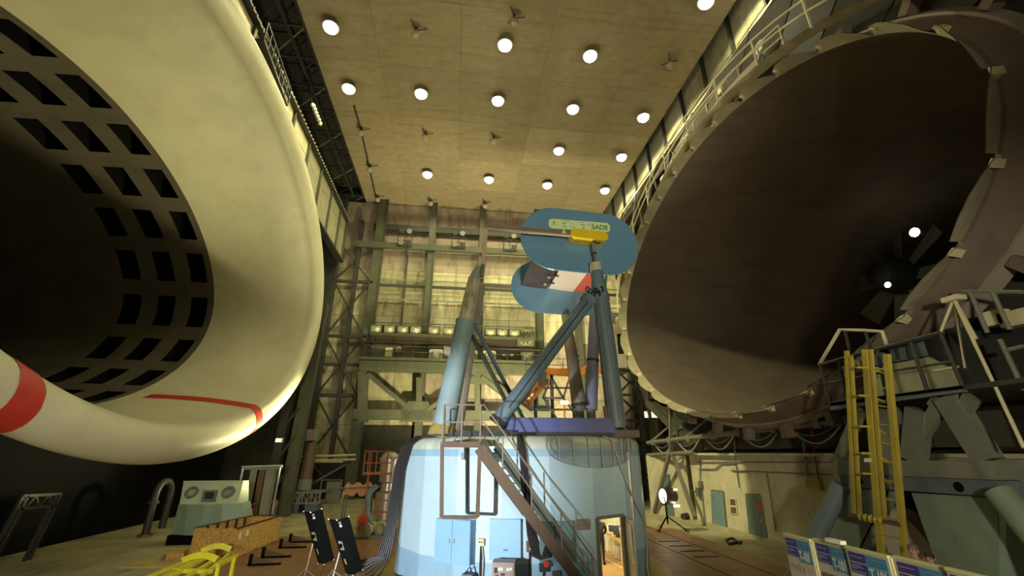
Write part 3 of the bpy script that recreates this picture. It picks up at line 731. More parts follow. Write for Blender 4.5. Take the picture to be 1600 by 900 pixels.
MB().hexa([V(p) for p in ((6.66, 18.78, .795), (6.98, 18.72, .795), (6.98, 18.86, 1.22), (6.66, 18.92, 1.22))], [V(p) for p in ((6.66, 18.79, .795), (6.98, 18.73, .795), (6.98, 18.87, 1.22), (6.66, 18.93, 1.22))]).build('sheet', pink_bar, o)
o = thing('keyboard', 'dark keyboard at the near end of the desk', 'keyboard', (6.7, 18.6, .79)); MB().box((6.72, 18.62, .81), (.2, .2, .03)).build('base', dark_steel, o); MB().box((6.72, 18.62, .83), (.17, .17, .012)).build('keys', grey_steel, o)
o = thing('computer_case', 'beige computer case on the floor under the desk', 'computer', (6.8, 19.2, .03))
MB().box((6.82, 19.35, .27), (.34, .5, .46)).build('casing', beige_m, o, bevel=.01); MB().box((6.82, 19.09, .36), (.26, .02, .1)).build('front_bezel', tan_m, o)
o = thing('notice_board', 'pale board on the back wall of the room in the drum', 'board', (6.1, 20.95, .9))
MB().box((6.15, 20.96, 1.2), (.8, .04, .7)).build('sheet', white_m, o); MB().box((6.15, 20.95, 1.57), (.84, .05, .05)).build('top_rail', silver, o)

# drum fittings
def wallbox(name, label, cat, deg, z0, z1, w, d, mat, out=.0, parts=()):
    o = thing(name, label, cat, tuple(dpt(deg, z0, out)))
    MB().hexa([dpt(deg, z, out, u) for u, z in ((-w/2, z0), (w/2, z0), (w/2, z1), (-w/2, z1))], [dpt(deg, z, out+d, u) for u, z in ((-w/2, z0), (w/2, z0), (w/2, z1), (-w/2, z1))]).build('body', mat, o, bevel=.012)
    return o
def face(deg, out, ua, ub, za, zb, d=.02): 
    return [dpt(deg, z, out, u) for u, z in ((ua, za), (ub, za), (ub, zb), (ua, zb))], [dpt(deg, z, out+d, u) for u, z in ((ua, za), (ub, za), (ub, zb), (ua, zb))]
o = wallbox('drum_cabinet', 'light blue two door cabinet on the drum under the stair landing', 'cabinet', -33.0, .98, 2.12, 1.22, .30, dblue, -.02)
for ua, ub in ((-.6, -.01), (.01, .6)): 
    d_ = MB().hexa(*face(-33, .28, ua, ub, 1.0, 2.1)).build('door', dblue, o)
    MB().hexa(*face(-33, .30, ub-.09 if ua < 0 else ua+.05, ub-.05 if ua < 0 else ua+.09, 1.5, 1.62)).build('handle', silver, d_)
o = wallbox('drum_hatch', 'flat light blue hatch cover on the drum right of the two door cabinet', 'hatch', -14.2, 1.12, 2.17, .92, .06, dblue, .05)
MB().hexa(*face(-14.2, .11, -.05, .08, 1.36, 1.40)).build('pull', grey_steel, o)
o = wallbox('drum_hatch', 'dull green hatch cover on the drum behind the stair', 'hatch', 4.5, 1.05, 2.1, 1.1, .04, M('hatch_green', (.20, .30, .30), .5), .06); MB().hexa(*face(4.5, .10, .4, .45, 1.5, 1.62)).build('pull', grey_steel, o)
o = wallbox('drum_plate', 'small brownish plate on the drum left of the lit doorway', 'plate', 15.3, 1.83, 2.12, .45, .05, M('plate_brown', (.33, .25, .20), .5)); MB().hexa(*face(15.3, .05, -.19, .19, 1.86, 2.09, .008)).build('face_sheet', M('plate_face', (.36, .27, .22), .5), o)
o = wallbox('control_cabinet', 'tan control cabinet with meters standing in front of the drum', 'cabinet', -13.6, 0, 1.22, .62, .5, tan_m, .35)
MB().hexa(*face(-13.6, .85, -.28, .28, .05, .78)).build('door', tan_m, o)
pn = MB().hexa(*face(-13.6, .85, -.28, .28, .82, 1.18)).build('meter_panel', tan_m, o)
for u, z, w, h, m in ((-.2, 1.04, .09, .13, dark_steel), (-.11, 1.07, .035, .06, emit_s), (-.04, 1.07, .08, .08, white_m), (.04, 1.07, .03, .03, green_em), (.13, 1.07, .09, .08, white_m), (.21, 1.08, .035, .05, emit_s), (-.17, .93, .1, .02, dark_steel), (-.01, .95, .1, .05, dark_steel)):
    MB().hexa(*face(-13.6, .87, u-w/2, u+w/2, z-h/2, z+h/2, .015)).build('meter', m, pn)
o = wallbox('socket_box', 'cream socket box on the drum between the two blue cabinets', 'switch box', -23.0, 1.45, 1.64, .2, .12, M('socket_cream', (.72, .56, .30), .5))
for u in (-.03, .04): MB().hexa(*face(-23, .12, u-.02, u+.02, 1.54, 1.57, .006)).build('slot', black, o)
MB().path([dpt(-23, 1.45, .06), dpt(-23.2, .9, .05), dpt(-23, .05, .08)], .03, 6).build('cable', cable_m, o); MB().path([dpt(-22.6, 1.45, .06), dpt(-22, 1.1, .07), dpt(-22.5, .05, .1)], .022, 6).build('cable', pale_cable, o)
o = wallbox('switch_box', 'brown switch box on the drum beside the hanging cables', 'switch box', -5.4, 1.33, 1.6, .22, .1, brown_steel)
for z in (1.42, 1.53): MB().lathe_dir([(.03, 0), (.03, .02), (0, .02)], dpt(-5.4, z, .1), dpt(-5.4, 0, 1)-dpt(-5.4, 0, 0), 8).build('knob', white_m, o)
MB().path([dpt(-5.6, 1.33, .05), dpt(-5.6, .05, .06)], .025, 6).build('cable', cable_m, o)
o = wallbox('pump_unit', 'small dark valve with red handle on the drum under the stair', 'valve', -.8, .85, 1.05, .25, .18, dark_steel); MB().lathe_dir([(.02, 0), (.09, .02), (.09, .05), (0, .06)], dpt(-.2, 1.05, .2), (0, -1, .3), 10).build('handwheel', red_m, o)
MB().path([dpt(-.9, .85, .1), dpt(-1.2, .4, .1), dpt(-1, .05, .1)], .022, 6).build('hose', cable_m, o)
o = wallbox('junction_box', 'small brown junction box low on the drum by the stair foot', 'switch box', 3.6, .7, .85, .24, .1, brown_steel); MB().path([dpt(3.6, .7, .05), dpt(4.2, .35, .06), dpt(4.4, .02, .08)], .02, 6).build('cable', cable_m, o)
o = wallbox('call_box', 'small grey call box inside the landing frame', 'switch box', -30.8, 3.78, 3.98, .2, .1, M('callbox', (.30, .27, .27), .5)); MB().path([dpt(-30.8, 3.98, .05), dpt(-31, 4.2, .08), dpt(-29, 4.25, .1)], .015, 5).build('cable', cable_m, o)
o = wallbox('motor_stub', 'rounded grey blue cover at the drum foot below the cabinet', 'cover', -26.5, .2, .78, .34, .3, bluegrey, .05); MB().path([dpt(-29, .3, .2), dpt(-28, .75, .25), dpt(-26, .95, .25), dpt(-24.5, .6, .25), dpt(-24, .1, .25)], .025, 6).build('hose', cable_m, o)
MB().hexa(*face(-26.5, .35, -.14, .14, .25, .7)).build('front_plate', bluegrey, o)
# vertical conduits
o = tag(MB().path([dpt(44, 1.9, .03), dpt(44, 4.0, .03)], .06, 8).build('drum_conduit', silver), 'bright vertical pipe on the right flank of the drum', 'pipe')
# wire net on the shoulder at right: fine coiled wires held by bars
o = thing('wire_coil', 'half round coil of fine grey wires hung on the drum shoulder', 'wire coil', tuple(dpt(20, 3.6, .1)))
b = MB()
def shoulder(deg, s):  # s = depth below the rim measured along the surface
    return dpt(deg, 4.47-s, .10 if s > .25 else .10-(.25-s)*.9)
for i in range(17):
    rr_ = .25+.75*i/16; row = []
    for k in range(25):
        a = pi*k/24; row.append(dpt(24-cos(a)*23*(.45+.55*rr_), 4.47-sin(a)**.55*.93*rr_, .06+.02*(i % 3)))
    b.path(row, .011, 3, False)
stuff(b.build('wire_strand', wire_m, o))
for deg in (6, 12, 18.5, 25, 31.5, 37, 43): MB().path([dpt(deg, 4.45, .11), dpt(deg, 4.47-.93*max(.3, sin(math.acos(max(-1, min(1, (24-deg)/23))))**.55), .13)], .018, 5).build('retaining_bar', pale_cable, o)
tag(MB().path([dpt(29, 4.5, -.1), dpt(31, 4.4, .12), dpt(35, 3.6, .12), dpt(40, 2.9, .12), dpt(47, 2.3, .1), dpt(54, 1.8, .1), dpt(56, 1.2, .1), dpt(50, .5, .15), dpt(45, .1, .4)], .03, 6).build('loose_cable', pale_cable), 'pale loose cable draped down the right side of the drum', 'cable')

# stair and landing
o = thing('access_stair', 'brown steel stair with thin handrails running down across the drum face', 'stair', tuple(dpt(-10, 0, 1)))
YF, YK = 13.55, 14.35
def sp(px, py, Y=YF): return pt(px, py, Y)
la, lb = sp(691, 694), sp(750, 695); zt = la.z; lc, ld = sp(690, 808), sp(746, 808)
for a, b_ in ((la, lc), (lb, ld), (lc, ld)): MB().beam(a, b_, .11, .08).build('frame_bar', brown_steel, o)
for a in (la, lb): MB().beam(a, V((a.x, 15.6, zt)), .1, .14).build('frame_bar', brown_steel, o)
MB().beam(la, lb, .1, .16).build('frame_bar', brown_steel, o)
MB().hexa([V((la.x, YF, zt)), V((lb.x, YF, zt)), V((lb.x, 15.6, zt)), V((la.x, 15.6, zt))], [V((la.x, YF, zt+.05)), V((lb.x, YF, zt+.05)), V((lb.x, 15.6, zt+.05)), V((la.x, 15.6, zt+.05))]).build('landing_deck', dark_steel, o)
sa = V((lb.x, YF, zt-.1)); sb = sp(862, 850); dirn = sb-sa; sb = sa+dirn*((sa.z-.05)/(sa.z-sb.z))
for y in (YF, YF+.75): MB().beam(V((sa.x, y, sa.z)), V((sb.x, y, sb.z)), .06, .30).build('stringer', brown_steel, o)
for i in range(1, 20):
    c = along(sa, sb, i/20); MB().box(c+V((0, .375, .02)), (.26, .7, .04)).build('tread', dark_steel, o)
rt = [sp(692, 632), sp(752, 633)]; rm_ = [sp(692, 659), sp(752, 660)]
hR = rt[0].z-zt; 
for h in (hR, hR*.55):
    e0 = V((sb.x-.1, YF, .1+h)); MB().path([V((la.x, YF, zt+h)), V((lb.x+.1, YF, zt+h)), V((sa.x+.25, YF, sa.z+h-.1)), e0], .024, 6).build('handrail', rail_m, o)
    MB().path([V((la.x, YF, zt+h)), V((la.x, 15.4, zt+h))], .022, 6).build('handrail', rail_m, o)
for x in (la.x, (la.x+lb.x)/2, lb.x): MB().tube(V((x, YF, zt)), V((x, YF, zt+hR)), .024, n=6).build('rail_post', rail_m, o)
for i in (4, 9, 14, 19): c = along(sa, sb, i/20); MB().tube(c+V((0, 0, .1)), c+V((0, 0, hR+.02)), .022, n=6).build('rail_post', rail_m, o)
for y in (14.5, 15.4): MB().tube(V((la.x, y, zt)), V((la.x, y, zt+hR)), .022, n=6).build('rail_post', rail_m, o)
# cable bundles
def bundle(name, label, routes, r=.035):
    o = thing(name, label, 'cables', tuple(routes[0][-1]))
    for rt_ in routes: MB().path(rt_, r, 6).build('cable', cable_m, o, True)
    return o
rts = []
for i in range(7):
    d = i*.045
    rts.append([dpt(-52-i, 4.55, -.6), dpt(-58-i*.8, 4.52, -.08+d*.2), dpt(-64-i, 4.25, .10+d*.5), dpt(-69-i*.8, 3.5, .12+d), dpt(-73-i*.8, 2.4, .14+d), dpt(-75-i*.8, 1.4, .2+d), dpt(-74-i*1.2, .6, .32+d*1.3), dpt(-72-i*2, .12+.03*i, .7+d*4)])
bundle('cable_bundle', 'thick bundle of black cables hanging down the left side of the drum', rts)
rts = []
for i in range(4):
    rts.append([dpt(-10+i*.5, 4.55, -.5), dpt(-9.6+i*.5, 4.5, .0), dpt(-8.8+i*.6, 4.1, .10), dpt(-7.5+i*.6, 3.0, .10), dpt(-6+i*.6, 1.75, .12), dpt(-4.5+i*.8, 1.25-.03*i, .15), dpt(-1.2+i*.8, 1.22, .15), dpt(.6+i*.5, 1.6, .12)])
bundle('cable_bundle', 'black cable bundle hanging down the middle of the drum behind the stair', rts, .04)

# ------------------------------------------------------------------ violet box on the drum top
o = thing('ballast_box', 'violet blue steel box with rust streaks on top of the drum', 'box', (3.7, 16.1, 4.5))
MB().hexa([V(p) for p in ((1.72, 15.35, 4.62), (5.62, 15.35, 4.62), (5.62, 16.6, 4.62), (1.72, 16.6, 4.62))], [V(p) for p in ((1.92, 15.5, 5.13), (5.45, 15.5, 5.13), (5.45, 16.6, 5.13), (1.92, 16.6, 5.13))]).build('shell', violet, o, bevel=.02)
for i in range(8): MB().box((2.0+i*.48, 15.6, 4.56), (.22, .4, .12)).build('foot', dark_steel, o)
o = thing('base_beam', 'dark rusty rail lying along the front of the drum top', 'rail', (2, 15.2, 4.5))
MB().box((2.6, 15.15, 4.56), (5.6, .16, .12)).build('rail', dark_steel, o); MB().box((1.0, 15.15, 4.64), (1.8, .3, .05)).build('plate', dark_steel, o)

# ------------------------------------------------------------------ pylons
YN, YFAR = 15.9, 21.7
def pyl(name, label, segs, foot=None):
    o = thing(name, label, 'pylon', tuple(segs[0][1]))
    for nm, a, b_, r0, r1, m in segs: MB().path([a, along(a, b_, .5), b_], r0, 20, True, r1).build(nm, m, o, True)
    return o
a, b_, c, e = pt(694, 664, 16.1), pt(727, 503, 16.0), pt(741, 437, 15.95), pt(748, 416, 15.92)
o = pyl('support_pylon', 'left front pylon, fat pale blue tube with worn silver upper part', [('lower_tube', a, b_, .40, .345, leg_pale), ('upper_tube', b_, c, .29, .245, leg_bare), ('tip', c, e, .245, .10, M('tip_teal', (.30, .37, .30), .5, dirt=(.08, .1, .08), dirt_amt=.6, dscale=(4, 4, 4)))])
MB().path([b_+(a-b_)*.01, b_-(a-b_)*.015], .37, 20).build('collar', leg_pale, o)
d_ = (a-b_).normalized(); MB().lathe_dir([(.50, .0), (.48, .25), (.40, .42)], a+d_*.42, -d_, 16).build('foot_wrap', M('foot_ochre', (.34, .26, .06), .8, var=.3), o)
MB().lathe_dir([(.65, 0), (.65, .06), (0, .06)], (a.x-.05, 16.12, 4.5), (0, 0, 1), 20).build('foot_plate', dark_steel, o)
p = along(a, b_, .68); MB().hexa([p+V((-.30, -.3, -.15)), p+V((-.30, .1, -.15)), p+V((-.30, .1, .15)), p+V((-.30, -.3, .15))], [p+V((-.55, -.25, -.08)), p+V((-.55, .05, -.08)), p+V((-.55, .05, .2)), p+V((-.55, -.25, .2))]).build('lug', beige_m, o)
for (s0, s1, y2) in (((742, 507), (803, 626), 18.8), ((738, 525), (797, 640), 18.2)):
    p0 = pt(*s0, 16.0); p1 = pt(*s1, y2); p1 = p0+(p1-p0)*((p0.z-4.5)/(p0.z-p1.z)); MB().tube(p0, p1, .085, n=10).build('brace', leg_blue if s0[0] == 742 else green_steel, o)
# front right pylon with diagonal
a, b_, c = pt(964, 668, 16.1), pt(939, 470, 16.0), pt(932, 424, 15.95)
o = pyl('support_pylon', 'right front pylon, ribbed grey blue tube with cream cap', [('tube', a, b_, .34, .31, leg_grey), ('head', b_, c, .35, .24, leg_blue)])
MB().path([c, c+(c-b_)*.28], .25, 16, True, .22).build('cap', beige_m, o)
for f_ in (.2, .42, .62, .8): p = along(a, b_, f_); MB().path([p, p+(b_-a).normalized()*.04], .345, 20).build('band', leg_grey, o)
MB().box((a.x+.1, 16.1, 4.62), (1.1, .9, .24)).build('foot_block', brown_steel, o)
p = pt(955, 655, 15.85); MB().tube((p.x-.1, p.y, 4.7), p+V((-.2, 0, .45)), .09, n=8).build('jack', brown_steel, o)
ri = MB()
for i in range(7): ri.path([along(a, b_, .05)+V((-.32+i*.1, -.33+abs(i-3)*.04, 0)), along(a, b_, .97)+V((-.29+i*.093, -.31+abs(i-3)*.04, 0))], .02, 5)
ri.build('rib', leg_grey, o)
a2, b2 = pt(776, 662, 16.0), pt(925, 462, 15.9)
o = pyl('diagonal_pylon', 'slanting blue tube joining the drum top to the right front pylon', [('tube', a2, b2, .275, .25, leg_blue)])
MB().path([a2, along(a2, b2, .03)], .33, 16).build('foot_flange', dark_steel, o); MB().beam(along(a2, b2, .1)+V((.02, -.28, .03)), along(a2, b2, .95)+V((.02, -.26, .03)), .05).build('seam', dark_steel, o)
d_ = (b2-a2).normalized(); MB().lathe_dir([(.27, 0), (.33, .05), (.33, .3), (.27, .35)], along(a2, b2, .93), d_, 16).build('collar', leg_blue, o)
b = MB()
for i in range(6): c_ = pt(917+i*4.5, 452+((i*7) % 5)*2, 15.62); b.lathe_dir([(.11, 0), (.13, .03), (.11, .06)], c_, (1, .2, .3), 10)
tag(stuff(b.build('cable_coils', cable_m)), 'dark coiled cables and springs at the joint of the front pylons', 'cable coils'); del bpy.data.objects['cable_coils']['kind']
# rear pylons
a, b_, c = pt(905, 634, YFAR-.4), pt(888, 520, YFAR-.2), pt(883, 492, YFAR-.2)
o = pyl('support_pylon', 'rear pylon in grey brown with rusty edge behind the slanting tube', [('tube', a, b_, .36, .27, leg_brown), ('head', b_, c, .22, .2, leg_brown)])
MB().tube((a.x+.1, a.y, 4.5), a, .2, n=10).build('jack', grey_steel, o); MB().path([a, along(a, b_, .03)], .4, 18).build('foot_flange', dark_steel, o)
MB().beam(along(a, b_, .02)+V((-.36, -.1, 0)), along(a, b_, .98)+V((-.27, -.1, 0)), .06).build('seam', rust, o)
a, b_ = pt(923, 640, YFAR), pt(930, 470, YFAR)
o = pyl('support_pylon', 'rear lilac grey pylon between the two right pylons', [('tube', a, b_, .33, .27, leg_purple)])
MB().path([along(a, b_, .42), along(a, b_, .44)], .335, 18).build('band', dark_steel, o); MB().tube((a.x, a.y, 4.5), a, .22, n=10).build('jack', grey_steel, o)
a, b_ = pt(776, 640, YFAR-.6), pt(752, 452, YFAR-.2)
a = V((.0, 20.9, 4.5)); b_ = pt(752, 447, YFAR)
o = pyl('support_pylon', 'rear left pylon hidden behind the fat front pylon', [('tube', a, b_, .33, .2, leg_brown)]); MB().lathe_dir([(.55, 0), (.55, .06), (0, .06)], a, (0, 0, 1), 16).build('foot_plate', dark_steel, o)

# ------------------------------------------------------------------ model: two endplates with a wing between them
t = thing('wing_model', 'wing model held between two big blue rounded endplates above the drum', 'wing model', (4.5, 18.8, 12.4))
def stadium(c, w, h, ang, Y, n=18, rx=1.0):
    r = h/2; P = []
    for k in range(2*n+2):
        if k <= n: a = -pi/2+pi*k/n; x, z = (w/2-r)+r*cos(a), r*sin(a)
        else: a = pi/2+pi*(k-n-1)/n; x, z = -(w/2-r)+r*cos(a), r*sin(a)
        P.append(V((c[0]+x*cos(ang)-z*sin(ang), Y, c[1]+x*sin(ang)+z*cos(ang))))
    return P
YP1, YP2 = 16.25, 21.45
def plate(name, px_c, w, h, ang, Y, lab=None):
    c = pt(*px_c, Y); return MB().prism(stadium((c.x, c.z), w, h, ang, Y), (0, .07, 0)).build(name, blue_plate, t, bevel=.02)
cN = pt(906.5, 376, YP1); plate('endplate', (906.5, 376), 5.15, 2.95, R(-3), YP1)
cF = pt(873, 450, YP2); plate('endplate', (873, 450), 5.15, 2.95, R(-3), YP2)
# wing: aerofoil section swept from plate to plate
ca, sa_ = cos(R(-3)), sin(R(-3))
le = pt(922, 452, YP2-.1); te = pt(816, 457, YP2-.1)
def wsec(Y, upto=None):
    ch = 3.75; P = []
    xs_ = [i/14 for i in range(15)]
    def th(x): return .30*(.2969*sqrt(x)-.126*x-.3516*x*x+.2843*x**3-.1036*x**4)/.2*.6
    L_ = le+V((0, Y-le.y, 0))
    up = [(x, th(x)+.06*sin(pi*x)) for x in xs_]; lo = [(x, -th(x)*.75+.02*sin(pi*x)) for x in xs_]
    return L_, up, lo, ch
def wing_strip(name, x0, x1, mat, dzs=0):
    rows = []
    for Y in (YP1+.07, YP2):
        L_, up, lo, ch = wsec(Y); xs_ = [x0+(x1-x0)*i/8 for i in range(9)]
        def itp(tab, x): 
            k = min(int(x*14), 13); f_ = x*14-k; return tab[k][1]*(1-f_)+tab[k+1][1]*f_
        row = [(x, itp(up, x)) for x in xs_]+[(x, itp(lo, x)-.001) for x in xs_[::-1]]
        rows.append([L_+V((-x*ch*ca+z*ch*sa_*-1, 0, x*ch*.05+z*ch+dzs)) for x, z in row])
    b = MB().grid(rows, True); n = len(rows[0]); b.f.append(tuple(range(n))); b.f.append(tuple(range(2*n-1, n-1, -1)))
    return b.build(name, mat, t)
wing_strip('leading_edge', 0, .24, red_skin); wing_strip('wing_box', .242, .60, white_skin); wing_strip('flap', .64, .72, dark_skin, -.06); wing_strip('trailing_flap', .72, 1, dark_skin, -.10)
for Y in (17.6, 18.6, 19.6, 20.6): 
    L_ = le+V((0, Y-le.y, 0)); MB().box(L_+V((-3.75*.66, 0, .05)), (.7, .16, .22)).build('flap_bracket', dark_skin, t)
    MB().box(L_+V((-3.75*.70, 0, -.12)), (.14, .16, .1)).build('flap_hinge', pink_bar, t)
MB().box(le+V((-.3, -2.3, -.16)), (.62, .05, .02)).build('joint_strip', white_skin, t)
# label on the near plate
def npl(px, py, d=0): return pt(px, py, YP1-.02-d)
L0, L1_ = npl(857, 349), npl(953, 356); ux = (L1_-L0).normalized(); uy = V((-ux.z, 0, ux.x))
cL = (L0+L1_)/2
wL, hL = (L1_-L0).length, .46
r_ = .17; P = []
for sx, sz, a0 in ((1, -1, -pi/2), (1, 1, 0), (-1, 1, pi/2), (-1, -1, pi)):
    for k in range(6):
        a = a0+pi/2*k/5; P.append(cL+ux*(sx*(wL/2-r_)+r_*cos(a))+uy*(sz*(hL/2-r_)+r_*sin(a)))
lb_ = MB().prism(P, (0, -.012, 0)).build('name_label', lime, t, label='lime green label reading SADE')
fr = lambda u, w_: cL+ux*u+uy*w_+V((0, -.014, 0))
text_mesh('lettering', 'SADE', .31, ink, lb_, fr(wL*.33, -.03), ux, uy, .004, 'CENTER', .004)
MB().prism([fr(wL*.40+a, b_) for a, b_ in ((-.01, .13), (.015, .13), (.01, .16))], (0, -.004, 0)).build('accent', red_m, lb_)
random.seed(3)
for (u, w_, ln, hh_) in ((-.41, .10, .14, .05), (-.41, .03, .09, .10), (-.41, -.06, .26, .02), (-.22, .16, .34, .025), (.02, .15, .30, .025), (.22, .15, .26, .025), (-.25, .04, .14, .09), (-.11, .05, .18, .02), (.05, .05, .2, .05), (.16, .05, .14, .05), (-.24, -.11, .18, .04), (-.12, -.11, .22, .04), (.06, -.1, .09, .1), (.22, -.10, .22, .03)):
    MB().prism([fr(wL*u+a*ln/2, w_+b_*hh_/2) for a, b_ in ((-1, -1), (1, -1), (1, 1), (-1, 1))], (0, -.003, 0)).build('print_mark', M('faint_ink', (.33, .47, .24), .6) if 'faint_ink' not in MATS else MATS['faint_ink'], lb_)
# yellow pod outside the near plate
cp_ = npl(921.5, 366, .62); P0 = stadium((cp_.x, cp_.z), 1.62, .42, R(-4), cp_.y, 10)
MB().prism(P0, (0, .62, 0)).build('pod', yellow, t, bevel=.02)
# sting bars and post held by the left pylons
o = thing('sting_frame', 'pinkish grey frame of bars linking the left pylons to the model', 'frame', tuple(pt(757, 357, 15.75)))
q0, q1, q2_ = pt(757, 355, 15.75), pt(890, 366, 15.75), pt(755, 414, 15.85)
MB().beam(q0+V((0, 0, 0)), q1, .2, .2).build('upper_bar', M('bar_olive', (.20, .17, .12), .5), o); MB().beam(q0+V((0, -.09, -.12)), q1+V((0, -.09, -.12)), .12, .05).build('bar_trim', pink_bar, o)
MB().beam(q0+V((.05, 0, -.1)), q2_+V((0.0, 0, 0)), .17, .17).build('post', pink_bar, o); MB().tube(q2_, q2_+V((-.05, 0, -.5)), .09, n=8).build('pin', grey_steel, o)
q3, q4 = pt(752, 446, 21.9), pt(801, 449, 21.9); MB().beam(q3, q4, .2, .2).build('lower_bar', M('bar_grey', (.34, .30, .22), .5), o)
MB().beam(q2_+V((-.02, .2, -.45)), q3+V((-.15, 0, 0)), .12, .12).build('cross_bar', rail_m, o)
wp = pt(881, 362, 15.62); MB().prism([wp+V((-.11, 0, -.07)), wp+V((.11, 0, -.07)), wp+V((0, 0, .13))], (0, .02, 0)).build('warning_plate', bright_yellow, o)
o = thing('pod_rod', 'thin steel rod from the yellow pod down to the right pylon cap', 'rod', tuple(pt(932, 414, 15.95)))
MB().tube(pt(927, 379, 15.72), pt(932, 416, 15.93), .05, n=8).build('rod', grey_steel, o); MB().tube(pt(926, 377, 15.72), pt(938, 380, 15.72), .04, n=8).build('arm', dark_steel, o); MB().path([pt(929, 394, 15.79), pt(929.3, 397, 15.81)], .08, 8).build('joint', dark_steel, o)

# ================================================================== LEFT FLOOR
def G(px, py, z=0): return pt(px, py, Z=z)
# teal control booth with portholes
o = thing('control_booth', 'teal slanted control booth with two portholes and square window under the white lip', 'booth', tuple(G(315, 855)))
YB0 = 24.6
bl, br = pt(258, 836, YB0), pt(372, 832, YB0+.2); bl.z = br.z = .45
pl, pr = V((bl.x, YB0, .0)), V((br.x+.3, YB0, 0))
fx = [bl.x, bl.x+.75, bl.x+1.45, bl.x+2.4, br.x+.35]
fy = [YB0+.45, YB0+.1, YB0-.05, YB0, YB0+.3]
zl_ = pt(300, 789, YB0).z; zt_ = pt(330, 752, YB0+1.0).z
tx = [pt(268, 789, YB0).x, pt(289, 789, YB0).x, pt(318, 789, YB0).x, pt(345, 789, YB0).x, pt(370, 789, YB0).x]
for i in range(4):
    MB().hexa([V((fx[i], fy[i], .4)), V((fx[i+1], fy[i+1], .4)), V((tx[i+1], fy[i+1]+.15, zl_)), V((tx[i], fy[i]+.15, zl_))], [V((fx[i], YB0+1.3, .4)), V((fx[i+1], YB0+1.3, .4)), V((tx[i+1], YB0+1.5, zl_)), V((tx[i], YB0+1.5, zl_))]).build('lower_panel', teal, o)
MB().box(((fx[0]+fx[-1])/2, YB0+.7, .2), (fx[-1]-fx[0]-.1, 1.2, .4)).build('plinth', black, o)
ux0, ux1 = pt(279, 787, YB0+.2).x, pt(370, 787, YB0+.2).x; vx0, vx1 = pt(288, 752, YB0+1.0).x, pt(381, 751, YB0+1.0).x
A_ = [V((ux0, YB0+.3, zl_)), V((ux1, YB0+.3, zl_)), V((vx1, YB0+.95, zt_)), V((vx0, YB0+.95, zt_))]
MB().hexa(A_, [V((ux0, YB0+1.5, zl_)), V((ux1, YB0+1.5, zl_)), V((vx1, YB0+1.6, zt_)), V((vx0, YB0+1.6, zt_))]).build('upper_body', teal_face, o)
fn = (A_[1]-A_[0]).cross(A_[3]-A_[0]).normalized(); fn = fn if fn.y < 0 else -fn
def fpt(u, v, d=0): return A_[0]*(1-u)*(1-v)+A_[1]*u*(1-v)+A_[2]*u*v+A_[3]*(1-u)*v+fn*d
for u in (.17, .79):
    h_ = MB().lathe_dir([(.30, 0), (.30, .06), (.20, .07), (.17, -.0)], fpt(u, .50), fn, 24).build('porthole', bluegrey, o, True); MB().lathe_dir([(.18, .015), (0, .02)], fpt(u, .50), fn, 16).build('glass', glass_l, h_)
w_ = MB().hexa([fpt(.36, .10), fpt(.61, .10), fpt(.61, .58), fpt(.36, .58)], [fpt(.36, .10, .05), fpt(.61, .10, .05), fpt(.61, .58, .05), fpt(.36, .58, .05)]).build('window_frame', bluegrey, o)
MB().hexa([fpt(.41, .19, .05), fpt(.56, .19, .05), fpt(.56, .49, .05), fpt(.41, .49, .05)], [fpt(.41, .19, .055), fpt(.56, .19, .055), fpt(.56, .49, .055), fpt(.41, .49, .055)]).build('glass', glass_d, w_)
for u in (.31, .64): MB().beam(fpt(u, .0, .005), fpt(u, 1, .005), .015).build('seam', teal, o)
MB().beam(A_[3], A_[2], .06).build('top_trim', beige_m, o)
# OSB crate
o = thing('osb_crate', 'long open chipboard crate with dark inner frame on the brown floor edge', 'crate', tuple(G(362, 870)))
c0, c1, c2 = G(293, 875), G(361, 876), G(434, 846)
c3 = G(386, 847); ch = 1.12
def wallq(a, b, name, inset=.03):  # one chipboard wall of the crate
    d = (b-a).normalized(); n = V((-d.y, d.x, 0))*inset
    return MB().hexa([a, b, b+V((0, 0, ch)), a+V((0, 0, ch))], [p+n for p in (a, b, b+V((0, 0, ch)), a+V((0, 0, ch)))]).build(name, osb, o)
wallq(c0, c1, 'end_board'); wallq(c1, c2, 'side_board'); wallq(c2, c3, 'end_board'); wallq(c3, c0, 'side_board')
MB().hexa([p+V((0, 0, .05)) for p in (c0, c1, c2, c3)], [p+V((0, 0, .08)) for p in (c0, c1, c2, c3)]).build('bottom_board', osb, o)
for a, b_ in ((c0, c3), (c1, c2), (c3, c2)): MB().beam(a+V((0, 0, ch)), b_+V((0, 0, ch)), .06).build('frame_rail', dark_steel, o)
for i in range(1, 6): p = along(c0, c3, i/6); MB().beam(p+V((.07, .03, .08)), p+V((.07, .03, ch)), .06, .12).build('frame_post', dark_steel, o)
MB().beam(c1+V((.0, 0, -.02)), c2+V((0, 0, -.02)), .1, .1).build('skid', dark_steel, o)
for f_, w2 in ((.06, .16), (.2, .2)):
    p = along(c1, c2, f_); d = (c2-c1).normalized(); MB().hexa([p+V((.012, 0, z)) for z in (.72, .94)]+[p+d*w2+V((.012, 0, z)) for z in (.94, .72)], [p+V((.0, 0, z)) for z in (.72, .94)]+[p+d*w2+V((.0, 0, z)) for z in (.94, .72)]).build('pasted_note', white_m, o)
